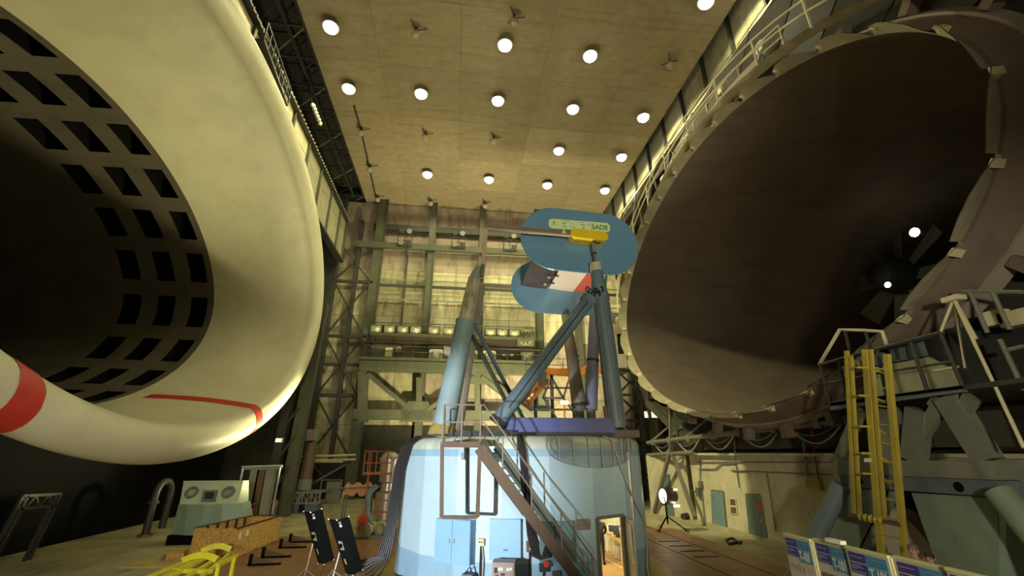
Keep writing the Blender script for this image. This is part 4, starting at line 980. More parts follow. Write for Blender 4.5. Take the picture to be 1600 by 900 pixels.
# wood bits left of the crate
def slab(name, label, cat, quad, th, mat, z=0.0):
    P = [G(*p) for p in quad]; o = thing(name, label, cat, tuple(P[0]))
    MB().hexa([p+V((0, 0, z+.004)) for p in P], [p+V((0, 0, z+th)) for p in P]).build('board', mat, o); return o
o = slab('plywood_sheet', 'pale plywood sheet lying on the floor left of the crate', 'board', ((189, 889), (262, 887), (300, 872), (262, 864)), .05, ply); MB().box(G(222, 880)+V((0, 0, .06)), (.6, .08, .03)).build('batten', wood, o)
o = slab('chipboard_offcut', 'chipboard block at the foot of the crate, left end', 'board', ((258, 877), (285, 877), (292, 868), (262, 868)), .28, osb); MB().box(G(275, 875)+V((0, 0, .3)), (.5, .25, .03)).build('top_sheet', ply, o)
o = slab('timber_lath', 'short dark timber lath by the black booth plinth', 'lath', ((262, 862), (275, 859), (279, 857), (266, 860)), .08, brown_steel); MB().box(G(270, 860)+V((0, 0, .1)), (.3, .08, .03)).build('cleat', wood, o)
o = slab('board_stack', 'thin boards stacked at the right of the plywood sheet', 'board', ((255, 888), (275, 888), (290, 879), (272, 878)), .04, osb); MB().hexa([p+V((.1, 0, .045)) for p in (G(255, 888), G(270, 888), G(287, 879), G(274, 878))], [p+V((.1, 0, .08)) for p in (G(255, 888), G(270, 888), G(287, 879), G(274, 878))]).build('board', ply, o)
# yellow cart
o = thing('yellow_trolley', 'bright yellow steel trolley frame with long rails beside the crate', 'trolley', tuple(G(340, 905)))
zc_ = .85
def GZ(px, py): return G(px, py, zc_)
for a, b_ in (((225, 915), (318, 872)), ((243, 915), (332, 866)), ((270, 915), (342, 871)), ((298, 915), (358, 866)), ((215, 908), (300, 874))):
    MB().beam(GZ(*a), GZ(*b_), .09, .08).build('rail', bright_yellow, o)
for a, b_ in (((284, 880), (338, 878)), ((314, 865), (360, 862))):
    p, q = GZ(*a), GZ(*b_); b = MB(); [b.beam(along(p, q, i/8)+V((0, 0, .07+.13*sin(pi*i/8))), along(p, q, (i+1)/8)+V((0, 0, .07+.13*sin(pi*(i+1)/8))), .06, .17) for i in range(8)]; b.build('saddle', bright_yellow, o)
for a, b_ in (((338, 884), (369, 869)), ((272, 891), (330, 893))): MB().beam(GZ(*a), GZ(*b_), .12, .1).build('end_beam', bright_yellow, o)
for px, py in ((341, 886), (366, 872), (262, 905), (300, 873)):
    p = GZ(px, py); MB().beam(p, V((p.x, p.y, .08)), .09).build('leg', bright_yellow, o); MB().lathe([(.08, -.04), (.08, .04)], (p.x, p.y, .08), 10, 'y').build('caster', dark_steel, o)
MB().beam(GZ(341, 886)-V((0, 0, .5)), GZ(366, 872)-V((0, 0, .5)), .07).build('brace', bright_yellow, o)
# black floor brackets
def bracket(px, py, l):
    p = G(px, py); o = thing('floor_bracket', l, 'bracket', tuple(p), 'black brackets on the brown floor')
    MB().box(p+V((.55, 0, .05)), (1.15, .12, .08)).build('foot', panel_black, o); MB().box(p+V((.05, 0, .22)), (.12, .12, .36)).build('upright', panel_black, o)
    MB().prism([p+V((.1, -.02, .09)), p+V((.1, -.02, .34)), p+V((1.0, -.02, .09))], (0, .04, 0)).build('web', brown_steel, o)
for px, py, l in ((388, 885, 'black steel bracket on the brown floor, nearest of four'), (408, 873, 'black steel bracket on the brown floor, second nearest of four'), (436, 858, 'black steel bracket on the brown floor, third, left of the black panels'), (451, 849, 'black steel bracket on the brown floor, farthest of four')): bracket(px, py, l)
# folded black light panels on stands
def light_panel(tl, tr, br_, bl_, foot, l):
    Y = 17.6; o = thing('light_panel', l, 'light panel', tuple(G(*foot)))
    a, b_, c, d = pt(*tl, Y), pt(*tr, Y), pt(*br_, Y), pt(*bl_, Y); m0, m1 = along(a, b_, .5)+V((0, -.22, -.04)), along(d, c, .5)+V((0, -.22, -.04))
    MB().hexa([a, m0, m1, d], [p+V((.0, .04, 0)) for p in (a, m0, m1, d)]).build('left_leaf', panel_black, o); MB().hexa([m0, b_, c, m1], [p+V((0, .04, 0)) for p in (m0, b_, c, m1)]).build('right_leaf', panel_black, o)
    def on(f_, w, lr=0): 
        e0 = along(a, d, f_) if lr == 0 else along(m0, m1, f_); e1 = along(m0, m1, f_) if lr == 0 else along(b_, c, f_); return along(e0, e1, w)+V((0, -.012, 0))
    MB().hexa([on(.40, .3), on(.40, .85), on(.56, .85), on(.56, .3)], [p+V((0, -.015, 0)) for p in (on(.40, .3), on(.40, .85), on(.56, .85), on(.56, .3))]).build('mount_plate', M('plate_grey', (.32, .29, .22), .5) if 'plate_grey' not in MATS else MATS['plate_grey'], o)
    MB().lathe_dir([(.07, 0), (.07, .1), (.03, .14), (0, .14)], on(.48, .5), (0, -1, 0), 10).build('knob', black, o)
    MB().hexa([on(.72, .35), on(.72, .55), on(.82, .6), on(.82, .4)], [p+V((0, -.006, 0)) for p in (on(.72, .35), on(.72, .55), on(.82, .6), on(.82, .4))]).build('badge', ladder_yellow, o)
    for f_ in (.04, .10): MB().hexa([on(f_, .05, 1), on(f_, .25, 1), on(f_+.045, .25, 1), on(f_+.045, .05, 1)], [p+V((0, -.006, 0)) for p in (on(f_, .05, 1), on(f_, .25, 1), on(f_+.045, .25, 1), on(f_+.045, .05, 1))]).build('sticker', MATS['plate_grey'] if f_ < .08 else white_m, o)
    for e in (a, m0, b_, d, m1, c): MB().lathe_dir([(.02, -.0), (.02, .02), (0, .02)], e+V((0, -.02, 0)), (0, -1, 0), 6).build('rivet', silver, o)
    ft = G(*foot); tp = along(along(a, d, .55), along(b_, c, .55), .1)+V((0, .12, 0)); MB().tube(ft, tp, .025, n=6).build('stand_pole', silver, o)
    for an in (0, 2.1, 4.2): MB().tube(ft+V((0, 0, .35)), ft+V((cos(an)*.5, sin(an)*.5, .01)), .018, n=5).build('stand_leg', silver, o)
    m_ = along(m1, m0, .0); MB().tube(m_, V((m_.x-.1, m_.y, .05)), .015, n=5).build('cord', cable_m, o)
light_panel((475, 799), (503, 795), (522, 874), (497, 880), (474, 908), 'black folded light panel on a thin stand, left one of two')
light_panel((514, 811), (545, 807), (567, 890), (541, 897), (518, 910), 'black folded light panel on a thin stand, right one nearest the drum')
# tank with red ladder platform
p0 = G(598, 826)
o = thing('steel_tank', 'upright silvery tank with bolted dome behind the cables left of the drum', 'tank', tuple(p0))
YT = p0.y; xr_ = pt(612, 760, YT).x; xl_ = pt(588, 760, YT).x; rT = .62; cx_ = p0.x+.05
ztop = pt(600, 706, YT).z; zmid = pt(600, 770, YT).z
MB().lathe([(rT, .5), (rT, zmid), (rT*.6, zmid+.12), (rT*.55, zmid+.5), (rT*.85, zmid+.6), (rT*.9, ztop-.5), (rT*.95, ztop-.48), (rT*.95, ztop-.38), (rT*.85, ztop-.36), (rT*.7, ztop-.12), (rT*.35, ztop), (0, ztop+.02)], (cx_, YT, 0), 24).build('shell', silver, o, True)
for k in range(14): a = 2*pi*k/14; MB().box((cx_+cos(a)*rT*.93, YT+sin(a)*rT*.93, ztop-.34), (.06, .06, .1)).build('bolt', grey_steel, o)
for a in (.5, 2.6, 4.7): MB().beam((cx_+cos(a)*.5, YT+sin(a)*.5, 0), (cx_+cos(a)*.5, YT+sin(a)*.5, .55), .12).build('leg', grey_steel, o)
o = thing('ladder_platform', 'rusty red ladder with caged top standing before the silvery tank', 'ladder', tuple(G(575, 835)))
YL_ = YT-1.0
def lp(px, py, d=0): return pt(px, py, YL_+d)
for d in (0,):
    MB().beam(lp(560, 826), lp(578, 768), .12, .1).build('stile', rust, o); MB().beam(lp(606, 826), lp(612, 768), .12, .1).build('stile', rust, o)
    for y in (782, 800, 818): MB().beam(lp(562+(826-y)*.3, y), lp(607, y), .1, .06).build('step', rust, o)
zf = lp(570, 742).z
MB().hexa([V((lp(566, 742).x, YL_, zf)), V((lp(611, 744).x, YL_, zf)), V((lp(611, 744).x, YL_+1.4, zf)), V((lp(566, 742).x, YL_+1.4, zf))], [V((lp(566, 742).x, YL_, zf+.1)), V((lp(611, 744).x, YL_, zf+.1)), V((lp(611, 744).x, YL_+1.4, zf+.1)), V((lp(566, 742).x, YL_+1.4, zf+.1))]).build('deck', rust, o)
zt2 = lp(575, 705).z
for px in (567, 577, 586, 603): 
    for yy in (YL_, ): MB().beam((lp(px, 742).x, yy, zf), (lp(px, 742).x, yy, zt2), .055).build('post', rust, o)
MB().beam((lp(567, 742).x, YL_+1.3, zf), (lp(567, 742).x, YL_+1.3, zt2), .055).build('post', rust, o)
for z in (zt2, (zf+zt2)/2): MB().path([(lp(567, 742).x, YL_+1.3, z), (lp(567, 742).x, YL_, z), (lp(610, 742).x, YL_, z)], .035, 6).build('rail', rust, o)
for px in (570, 606): MB().beam((lp(px, 742).x, YL_+1.2, 0), (lp(px, 742).x, YL_+1.2, zf), .1).build('leg', rust, o)
# tarp over a bench
p1 = G(558, 818); o = thing('tarp_bench', 'pinkish tarpaulin draped over a pipe bench left of the red ladder', 'tarp', tuple(p1))
YY = p1.y; zt3 = pt(560, 757, YY).z; a, b_ = pt(537, 768, YY), pt(585, 757, YY)
def hz(x, y): return .10*sin(x*5)+.06*sin(x*11+y*3)
gr = [[V((a.x+(b_.x-a.x)*i/12, YY-.5+.9*j/5+.05*sin(i), zt3+hz(i*.3, j*.4)-(.55+.1*sin(i*1.7) if j == 0 else 0)-(.5 if i == 0 else 0))) for i in range(13)] for j in range(6)]
MB().grid(gr).build('cover', tarp, o, True)
for x in (a.x+.15, b_.x-.1):
    for y in (YY-.35, YY+.35): MB().tube((x, y, 0), (x, y, zt3-.12), .05, n=6).build('leg', bluegrey, o)
for y in (YY-.45, YY+.35): MB().tube((a.x-.1, y, zt3-.18), (b_.x+.9, y, zt3-.1), .05, n=6).build('pipe', bluegrey, o)
# pump pipework
p2 = G(570, 842); o = thing('pump_pipework', 'pale green pipe ends and valve lying beside the cable pile', 'pipes', tuple(p2))
for dx, dy, r, l in ((0, 0, .26, 1.7), (.62, .3, .24, 1.9), (-.35, .8, .22, 1.3)):
    d = V((.35, .93, 0)).normalized(); s_ = p2+V((dx, dy, r+.12))
    MB().tube(s_, s_+d*l, r*.8, n=14).build('pipe', pipe_lime, o, True); MB().lathe_dir([(r*1.25, -.05), (r*1.25, .06), (r*.8, .08)], s_, d, 16).build('flange', grey_steel if dx else pipe_lime, o); MB().lathe_dir([(r*1.2, -.06), (r*.7, -.06), (r*.6, .3)], s_, d, 14).build('bore', silver, o)
MB().box(p2+V((.4, .8, .06)), (2.0, 2.2, .12)).build('base_plate', grey_steel, o)
MB().path([p2+V((.2, .4, .5)), p2+V((-.2, 1.2, 1.0)), p2+V((-.3, 1.3, 1.9)), p2+V((.1, 1.5, 2.3))], .14, 10).build('riser', leg_blue, o, True)
MB().lathe_dir([(.1, 0), (.26, .02), (.26, .08), (.1, .1)], p2+V((-.2, -.1, .85)), (0, -1, .4), 14).build('handwheel', red_m, o)
for i in range(5):
    r = .6+.13*i; MB().path([dpt(-60, .07+.05*i, .9)+V((cos(q)*r*1.1-.3, sin(q)*r*.7-.2, 0)) for q in [2*pi*k/20 for k in range(19)]], .035, 6).build('hose_loop', cable_m, o)
# measuring column on its plinth
YP = 36.5; o = thing('probe_column', 'dark round column with grey box on top standing on a lattice plinth', 'column', tuple(pt(480, 800, YP)))
a, b_ = pt(473, 765, YP), pt(487, 692, YP); m_ = along(a, b_, .22); zpl = pt(480, 768, YP).z
MB().tube(a, m_, .55, n=16).build('lower_sleeve', shutter, o, True); MB().tube(m_, b_, .48, .42, n=16).build('shaft', brown_steel, o, True)
MB().box(b_+V((-.15, -.1, .55)), (1.1, .8, .8)).box(b_+V((-.85, 0, .5)), (.5, .7, .75)).build('head_box', shutter, o, bevel=.03); MB().box(b_+V((.1, -.52, .55)), (.4, .03, .16)).build('marking', rust, o)
x0, x1 = pt(455, 770, YP).x, pt(507, 770, YP).x; zb_ = pt(480, 784, YP).z
MB().box(((x0+x1)/2, YP, zpl), (x1-x0, 2.2, .12)).build('top_plate', shutter, o); MB().box(((x0+x1)/2, YP, zb_), (x1-x0-.2, 2.0, .15)).build('lower_plate', shutter, o)
b = MB()
for i in range(9):
    x = x0+(x1-x0)*i/8; b.beam((x, YP-1.05, zb_), (x, YP-1.05, zpl), .07)
    if i < 8: b.beam((x, YP-1.05, zb_ if i % 2 else zpl), (x+(x1-x0)/8, YP-1.05, zpl if i % 2 else zb_), .06)
b.build('lattice', shutter, o)
for x in (x0+.5, x1-.6): MB().box((x, YP, zb_/2), (.8, 1.6, zb_)).build('leg', bluegrey, o)
# cabinets and shelving at the back left
YCB = 42.0
def backbox(px0, py0, px1, py1, name, label, cat, mat, Y=YCB, parts=1):
    a, b_ = pt(px0, py0, Y), pt(px1, py1, Y); z0 = 0 if b_.z < .8 else b_.z
    o = thing(name, label, cat, ((a.x+b_.x)/2, Y, z0))
    MB().box(((a.x+b_.x)/2, Y+.3, (a.z+z0)/2), (abs(b_.x-a.x), .6, abs(a.z-z0))).build('body', mat, o)
    for i in range(parts):
        z = z0+(a.z-z0)*(i+.5)/parts; MB().box(((a.x+b_.x)/2, Y-.02, z), (abs(b_.x-a.x)*.85, .04, (a.z-z0)/parts*.85)).build('front_panel', mat, o)
    return o
backbox(511, 753, 529, 781, 'switch_cabinet', 'pale grey switch cabinet standing by the back wall at left', 'cabinet', shutter, parts=3)
backbox(455, 752, 466, 786, 'switch_cabinet', 'narrow grey cabinet behind the lattice plinth', 'cabinet', shutter, 38.5, 2)
o = thing('goal_frame', 'thin dark pipe frame around the pale grey switch cabinet', 'frame', tuple(pt(520, 785, 41)))
for px in (503, 535): q = pt(px, 750, 41); MB().tube((q.x, 41, 0), q, .05, n=6).build('post', grey_steel, o)
MB().tube(pt(503, 750, 41), pt(535, 750, 41), .05, n=6).build('top_bar', grey_steel, o)
# pipe rails before the left bay, long diagonal bars
o = thing('bay_rail', 'pale horizontal pipe rails across the lower left bay of the back wall', 'rail', tuple(pt(500, 718, 44)))
for y in (714, 721): MB().tube(pt(452, y, 44), pt(556, y-3, 44), .10, n=8).build('pipe', cream_steel, o)
for a, b_ in (((452, 727), (470, 752)), ((484, 758), (540, 726))): MB().tube(pt(*a, 43.6), pt(*b_, 43.6), .09, n=6).build('brace', grey_steel, o)
# dark portal column and bins near the booth
o = thing('portal_column', 'tall dark rust streaked lattice column right behind the lit lip', 'column', tuple(pt(432, 800, 34.2)))
for x, w in ((418, .8), (445, 1.1)): 
    q = pt(x, 790, 34.2); MB().beam((q.x, 34.2, 0), (q.x+.4, 34.2, 15), w*.7, .6, (0, 1, 0)).build('leg', green_steel if w > 1 else dark_steel, o)
for i in range(7): z = 1.2+2*i; xa = pt(418, 790, 34.2).x; xb = pt(445, 790, 34.2).x; MB().beam((xa, 33.9, z), (xb, 33.9, z+1.8), .16).build('brace', dark_steel, o)
o = thing('steel_locker', 'three brownish steel lockers standing behind the booth', 'locker', tuple(pt(400, 800, 31)))
for i, px in enumerate((391, 402, 414)):
    q = pt(px, 790, 31); MB().box((q.x, 31, 1.5), (.5, .6, 3.0)).build('door', shutter if i != 1 else brown_steel, o)
MB().box((pt(402, 790, 31).x, 31, 3.1), (2.0, .7, .2)).build('top', shutter, o)
o = thing('service_rail', 'thin pale green pipe rail above the lockers', 'rail', tuple(pt(400, 727, 30))); MB().tube(pt(378, 730, 30), pt(441, 728, 30), .07, n=8).build('pipe', leg_pale, o)
for px in (380, 438): q = pt(px, 729, 30); MB().tube((q.x, 30, 0), q, .06, n=6).build('post', leg_pale, o)
o = thing('lit_window_box', 'small glowing box light on the dark column under the lip', 'lamp', tuple(pt(437, 688, 32))); q = pt(437, 688, 32); MB().box(q, (.45, .3, .3)).build('housing', grey_steel, o); MB().box(q+V((0, -.17, 0)), (.38, .03, .22)).build('lens', emit_s, o)
MB().box(q+V((0, .45, 0)), (.1, .7, .1)).build('arm', dark_steel, o)
# red rail by the crate
o = thing('red_barrier', 'thin red pipe barrier behind the chipboard crate', 'barrier', tuple(G(405, 820)))
for z in (.8, 1.1): MB().path([G(378, 822)+V((0, 0, z)), G(425, 815)+V((0, 0, z)), G(420, 808)+V((0, 0, z))], .035, 6).build('rail', red_m, o)
for q in (G(378, 822), G(425, 815)): MB().tube(q, q+V((0, 0, 1.1)), .035, n=6).build('post', red_m, o)
# dark space under the lip: added black sheet as its shade, U pipes, trestle
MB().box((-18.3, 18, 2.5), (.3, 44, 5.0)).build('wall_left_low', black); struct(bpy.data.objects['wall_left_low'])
for i, (px, l) in enumerate(((236, 'bent steel pipe rising in the dark left of the booth'),)):
    q = pt(px, 800, X=-15.3); q = V((-15.3, q.y if i == 0 else q.y, 0)); o = thing('bent_pipe', l, 'pipe', tuple(q)); 
    MB().path([q+V((0, 0, .1)), q+V((0, 0, 1.9))]+[q+V((0, .65-.65*cos(pi*k/8), 1.9+.65*sin(pi*k/8))) for k in range(1, 9)]+[q+V((0, 1.3, .2))], .17, 12).build('pipe', M('pipe_dark', (.04, .038, .035), .5, .2) if 'pipe_dark' not in MATS else MATS['pipe_dark'], o, True)
    MB().lathe([(.32, 0), (.32, .12), (0, .12)], q, 14).build('foot_flange', brown_steel, o); MB().lathe([(.25, 1.5), (.25, 1.65)], q, 14).build('collar', dark_steel, o)
o = thing('lattice_trestle', 'faint grey lattice trestle in the dark at lower left', 'trestle', (-16.5, 17, 0))
a, b_ = pt(35, 775, X=-16.5), pt(95, 772, X=-16.5)
for h in (0, .45): MB().beam(a-V((0, 0, h)), b_-V((0, 0, h)), .1).build('chord', dark_steel, o)
for i in range(6): MB().beam(along(a, b_, i/6)-V((0, 0, .45*(i % 2))), along(a, b_, (i+1)/6)-V((0, 0, .45*((i+1) % 2))), .07).build('web', dark_steel, o)
for q in (a, along(a, b_, .12), b_, along(a, b_, .88)): MB().beam(q, V((q.x, q.y-.5, 0)), .1).build('leg', dark_steel, o)

# ================================================================== BACK RIGHT
YO = 33.0
o = thing('orange_platform', 'orange edged service platform with grey trestles behind the pylons', 'platform', tuple(pt(880, 640, YO)))
def op(px, py, d=0): return pt(px, py, YO+d)
for a, b_ in (((845, 580), (886, 582)), ((886, 582), (904, 584)), ((904, 584), (914, 576)), ((914, 576), (960, 580))): MB().beam(op(*a), op(*b_), .35, .5).build('edge_beam', orange, o)
MB().hexa([op(845, 578, 0), op(960, 578, 0), op(960, 578, 3), op(845, 578, 3)], [p+V((0, 0, .12)) for p in (op(845, 578, 0), op(960, 578, 0), op(960, 578, 3), op(845, 578, 3))]).build('deck', dark_steel, o)
for a, b_ in (((815, 628), (850, 588)), ((822, 636), (856, 594))): MB().beam(op(*a, -.4), op(*b_, -.4), .12, .3).build('stair_stringer', orange, o)
for i in range(8): MB().beam(along(op(815, 628, -.4), op(850, 588, -.4), i/7), along(op(822, 636, -.4), op(856, 594, -.4), i/7), .25, .04).build('stair_tread', rust, o)
bx = op(848, 592, -.5); MB().box(bx, (.55, .3, 1.0)).build('gate_panel', green_steel, o)
for dx in (-.42, .42): MB().beam(bx+V((dx, 0, -.6)), bx+V((dx, 0, .6)), .12).build('gate_post', orange, o)
for s in (((848, 622), (862, 590)), ((862, 590), (880, 622)), ((848, 622), (880, 622)), ((862, 590), (862, 622)), ((880, 622), (890, 590)), ((836, 622), (836, 600)), ((836, 606), (890, 606)), ((836, 640), (925, 640)), ((880, 622), (905, 655)), ((850, 622), (870, 655))): MB().beam(op(*s[0], -.1), op(*s[1], -.1), .14).build('trestle_bar', grey_steel, o)
for px in (836, 862, 895, 925, 955): q = op(px, 600, .5); MB().beam((q.x, q.y, 0), (q.x, q.y, op(px, 580).z), .22).build('leg', dark_steel, o)
for px in (822, 850, 880, 910, 940): q = op(px, 580, 1.5); MB().tube(q, q+V((0, 0, 1.0)), .035, n=5).build('rail_post', grey_steel, o)
for h in (.5, 1.0): MB().tube(op(822, 580, 1.5)+V((0, 0, h)), op(955, 580, 1.5)+V((0, 0, h)), .03, n=5).build('rail', grey_steel, o)
q = op(882, 629, -.8); o = thing('flood_lamp', 'small brilliant flood lamp on an orange post behind the violet box', 'floodlight', (q.x, q.y, 0))
MB().box(q+V((0, .12, 0)), (.62, .2, .3)).build('housing', orange, o); MB().box(q+V((0, 0, 0)), (.56, .05, .24)).build('lens', emit_w, o); MB().tube((q.x, q.y+.1, 0), q+V((0, .1, 0)), .05, n=6).build('post', orange, o)
q = op(899, 580, .3); o = thing('potted_plant', 'leafy green potted plant on the orange platform', 'plant', tuple(q))
MB().lathe([(0, 0), (.18, 0), (.24, .4), (.2, .4), (0, .36)], q+V((0, 0, .12)), 12).build('pot', rust, o); b = MB(); random.seed(5)
for i in range(60):
    a = random.uniform(0, 2*pi); h = random.uniform(.5, 1.7); r = random.uniform(.05, .5)*(1.3-h*.4); c = q+V((cos(a)*r, sin(a)*r, h)); d = V((cos(a), sin(a), random.uniform(-.3, .7))).normalized()*.28; w = d.cross(V((0, 0, 1))).normalized()*.10
    b.add([c, c+d*.5+w, c+d, c+d*.5-w], [(0, 1, 2, 3)])
stuff(b.build('foliage', leaf, o)); MB().tube(q+V((0, 0, .4)), q+V((0, 0, 1.4)), .025, n=5).build('stem', brown_steel, o)
# tower cabin with lamp on top
YCN = 38.0; o = thing('control_cabin', 'cream faceted control cabin high beside the left rim of the right duct', 'cabin', tuple(pt(975, 690, YCN)))
x0, x1 = pt(953, 540, YCN).x, pt(992, 540, YCN).x; zA, zB, zC_, zD_, zE = [pt(970, y, YCN).z for y in (577, 553, 526, 522, 508)]
hexp = [(x0, .9), (x0+.5, 0), (x1-.9, 0), (x1, 1.0), (x1, 3), (x0, 3)]
def ring(z, s=1): cx0 = (x0+x1)/2; return [V((cx0+(x-cx0)*s, YCN+y, z)) for x, y in hexp]
MB().grid([ring(zA, .8), ring(zA+.15, .95), ring(zB, 1)], True).build('lower_wall', cream_steel, o); MB().grid([ring(zD_-.2, 1), ring(zE, 1.05)], True).build('parapet', cream_steel, o); MB().prism(ring(zE, 1.06), (0, 0, .12)).build('roof', cream_steel, o); MB().prism(ring(zA, .8), (0, 0, .1)).build('floor', dark_steel, o)
MB().grid([ring(zB, .93), ring(zD_, .93)], True).build('window_band', glass_d, o)
for k in range(6): p, q = ring(zB)[k], ring(zD_)[k]; MB().beam(p, q, .42, .2).build('mullion', cream_steel, o)
q = pt(966, 508, YCN+1)
o2 = flood_box((q.x, q.y, zE+.14), 1.7, 'large box floodlight standing on the roof of the cream cabin', True)
t = thing('cabin_tower', 'dark lattice tower carrying the cream cabin beside the duct rim', 'tower', tuple(pt(985, 700, YCN)))
for dx, dy in ((x0+.5, .5), (x1+.5, .5), (x0+.5, 2.6), (x1+.5, 2.6)): MB().beam((dx, YCN+dy, 0), (dx, YCN+dy, zA), .45).build('leg', dark_steel, t)
for i in range(5):
    z0, z1_ = zA*i/5, zA*(i+1)/5
    MB().beam((x0+.5, YCN+.4, z0), (x1+.5, YCN+.4, z1_), .16).build('brace', dark_steel, t); MB().beam((x1+.5, YCN+.4, z0), (x0+.5, YCN+.4, z1_), .16).build('brace', dark_steel, t); MB().beam((x0+.5, YCN+.4, z1_), (x1+.5, YCN+.4, z1_), .2).build('cross_beam', dark_steel, t)
MB().beam((x1+1.2, YCN-1.5, 0), (x1+1.2, YCN-1.5, zA+2), .7).build('leg', dark_steel, t)
o = thing('lit_window_box', 'glowing pale window box under the duct rim right of the drum top', 'lamp', tuple(pt(1016, 648, 36))); q = pt(1016, 648, 36); MB().box(q, (1.2, .2, .7)).build('housing', dark_steel, o); 
for s in (-.3, .3): MB().box(q+V((s, -.12, 0)), (.5, .03, .5)).build('pane', emit_s, o)
MB().box((q.x, 37.2, q.z-.4), (.12, 2.2, .12)).build('bracket', dark_steel, o)

# ================================================================== RIGHT SIDE
# low plastered building along the right
XW = 14.9
wz = pt(1090, 711, X=XW).z; ya, yb_ = pt(1083, 760, X=XW).y, 14.0
hw = struct(MB().box((XW+1.6, (ya+yb_)/2-4, wz/2), (3.2, ya-yb_+8, wz)).build('wall_right_building', white_plaster))
MB().box((XW+1.5, (ya+yb_)/2-4, wz+.06), (3.6, ya-yb_+8, .12)).build('roof_edge', white_plaster, hw)
MB().box((XW-.04, (ya+yb_)/2-4, .1), (.08, ya-yb_+8, .2)).build('plinth', concrete, hw)
r0, r1 = G(1083, 812), G(1018, 801); hz2 = pt(1050, 712, 31).z
struct(MB().hexa([r0, r1, r1+V((0, 0, hz2)), r0+V((0, 0, hz2))], [p+V((.5, .4, 0)) for p in (r0, r1, r1+V((0, 0, hz2)), r0+V((0, 0, hz2)))]).build('wall_right_end', white_plaster))
def xw(px, py, d=.0): return pt(px, py, X=XW-d)
def wdoor(name, q, mat, hinges=True, n=0):
    P = [xw(*p) for p in q]; o = struct(MB().hexa(P, [p-V((.07, 0, 0)) for p in P]).build(name, mat))
    fr_ = MB()
    for a, b_ in ((0, 1), (1, 2), (2, 3), (3, 0)):
        fr_.beam(P[a]-V((.03, 0, 0)), P[b_]-V((.03, 0, 0)), .09)
    fr_.build('door_frame', grey_steel, o)
    if hinges:
        for f_ in (.12, .86): c = along(P[0], P[3], f_)-V((.09, .12, 0)); MB().box(c, (.04, .3, .2)).build('hinge', mat, o)
    MB().box(along(along(P[1], P[2], .5), along(P[0], P[3], .5), .1)-V((.1, 0, 0)), (.05, .08, .14)).build('handle', silver, o); return o
wdoor('door_1', ((1116, 837), (1138, 840), (1131, 768), (1113, 766)), door_blue)
wdoor('door_2', ((1175, 852), (1202, 857), (1188, 773), (1167, 772)), door_teal, False)
d3 = struct(MB().hexa([along(r0, r1, .42)+V((-.06, -.06, .02)), along(r0, r1, .62)+V((-.06, -.06, .02)), along(r0, r1, .62)+V((-.06, -.06, 2.6)), along(r0, r1, .42)+V((-.06, -.06, 2.6))], [along(r0, r1, .42)+V((0, 0, .02)), along(r0, r1, .62)+V((0, 0, .02)), along(r0, r1, .62)+V((0, 0, 2.6)), along(r0, r1, .42)+V((0, 0, 2.6))]).build('door_3', door_teal))
P = [xw(*p) for p in ((1143, 803), (1154, 804), (1151, 779), (1141, 778))]; w1 = struct(MB().hexa(P, [p-V((.05, 0, 0)) for p in P]).build('window_1', cream_steel))
for lo, hi in ((.06, .44), (.56, .94)):
    Q = [along(along(P[0], P[1], .12), along(P[3], P[2], .12), lo), along(along(P[0], P[1], .88), along(P[3], P[2], .88), lo), along(along(P[0], P[1], .88), along(P[3], P[2], .88), hi), along(along(P[0], P[1], .12), along(P[3], P[2], .12), hi)]
    MB().hexa([p-V((.05, 0, 0)) for p in Q], [p-V((.06, 0, 0)) for p in Q]).build('pane', brown_steel, w1)
o = thing('conduit_run', 'grey conduits and cables running along the plastered wall at right', 'conduits', tuple(xw(1150, 725)))
for pts in (((1090, 722), (1300, 722)), ((1142, 735), (1300, 742)), ((1091, 733), (1118, 733), (1126, 725), (1150, 724)), ((1094, 715), (1094, 750), (1102, 820)), ((1147, 680), (1149, 720), (1155, 762)), ((1198, 737), (1205, 780), (1212, 830)), ((1186, 795), (1191, 842)), ((1080, 767), (1095, 766))): MB().path([xw(*p, .07) for p in pts], .035, 6).build('conduit', grey_steel, o)
for i, (px, py, w, h, m, l) in enumerate(((1095, 757, .25, .35, grey_steel, 'grey switch box on the plastered wall, upper of two by its corner'), (1092, 769, .4, .5, bluegrey, 'blue grey switch box on the plastered wall, lower of two by its corner'), (1187, 790, .2, .35, rust, 'small red and white switch right of the teal door'), (1272, 756, .75, .42, M('box_yellow', (.60, .47, .14), .5), 'yellow junction box on the plastered wall beside the blue leg'))):
    q = xw(px, py, .1); o = thing('junction_box', l, 'switch box', tuple(q)); MB().box(q, (.2, w, h)).build('body', m, o); MB().box(q-V((.11, 0, 0)), (.02, w*.8, h*.8)).build('cover', m if i != 3 else ladder_yellow, o)
tag(MB().path([xw(1268, 655, .15), xw(1271, 700, .12), xw(1279, 750, .12)], .03, 6).build('red_pipe', M('pipe_red', (.35, .05, .04), .5)), 'thin dark red pipe down the plastered wall to the yellow box', 'pipe')
tag(MB().path([xw(1255, 690, .15), xw(1262, 745, .12)], .05, 6).build('green_pipe', leg_pale), 'pale green conduit entering the yellow junction box', 'pipe')
tag(MB().path([G(1165, 848)+V((-.2, 0, .05)), G(1155, 852)+V((-.5, 0, .06)), G(1145, 848)+V((-.3, 0, .12)), G(1160, 846)+V((-.3, .3, .1)), G(1170, 851)+V((-.4, 0, .05))], .06, 6).build('hose_heap', cable_m), 'dark hose heap on the floor before the wall by the teal door', 'hose')
tag(MB().tube(G(1068, 812)+V((0, 0, .18)), G(1085, 810)+V((0, .3, .18)), .18, n=12).build('pipe_length', dark_steel), 'dark pipe length on the floor at the wall corner', 'pipe')
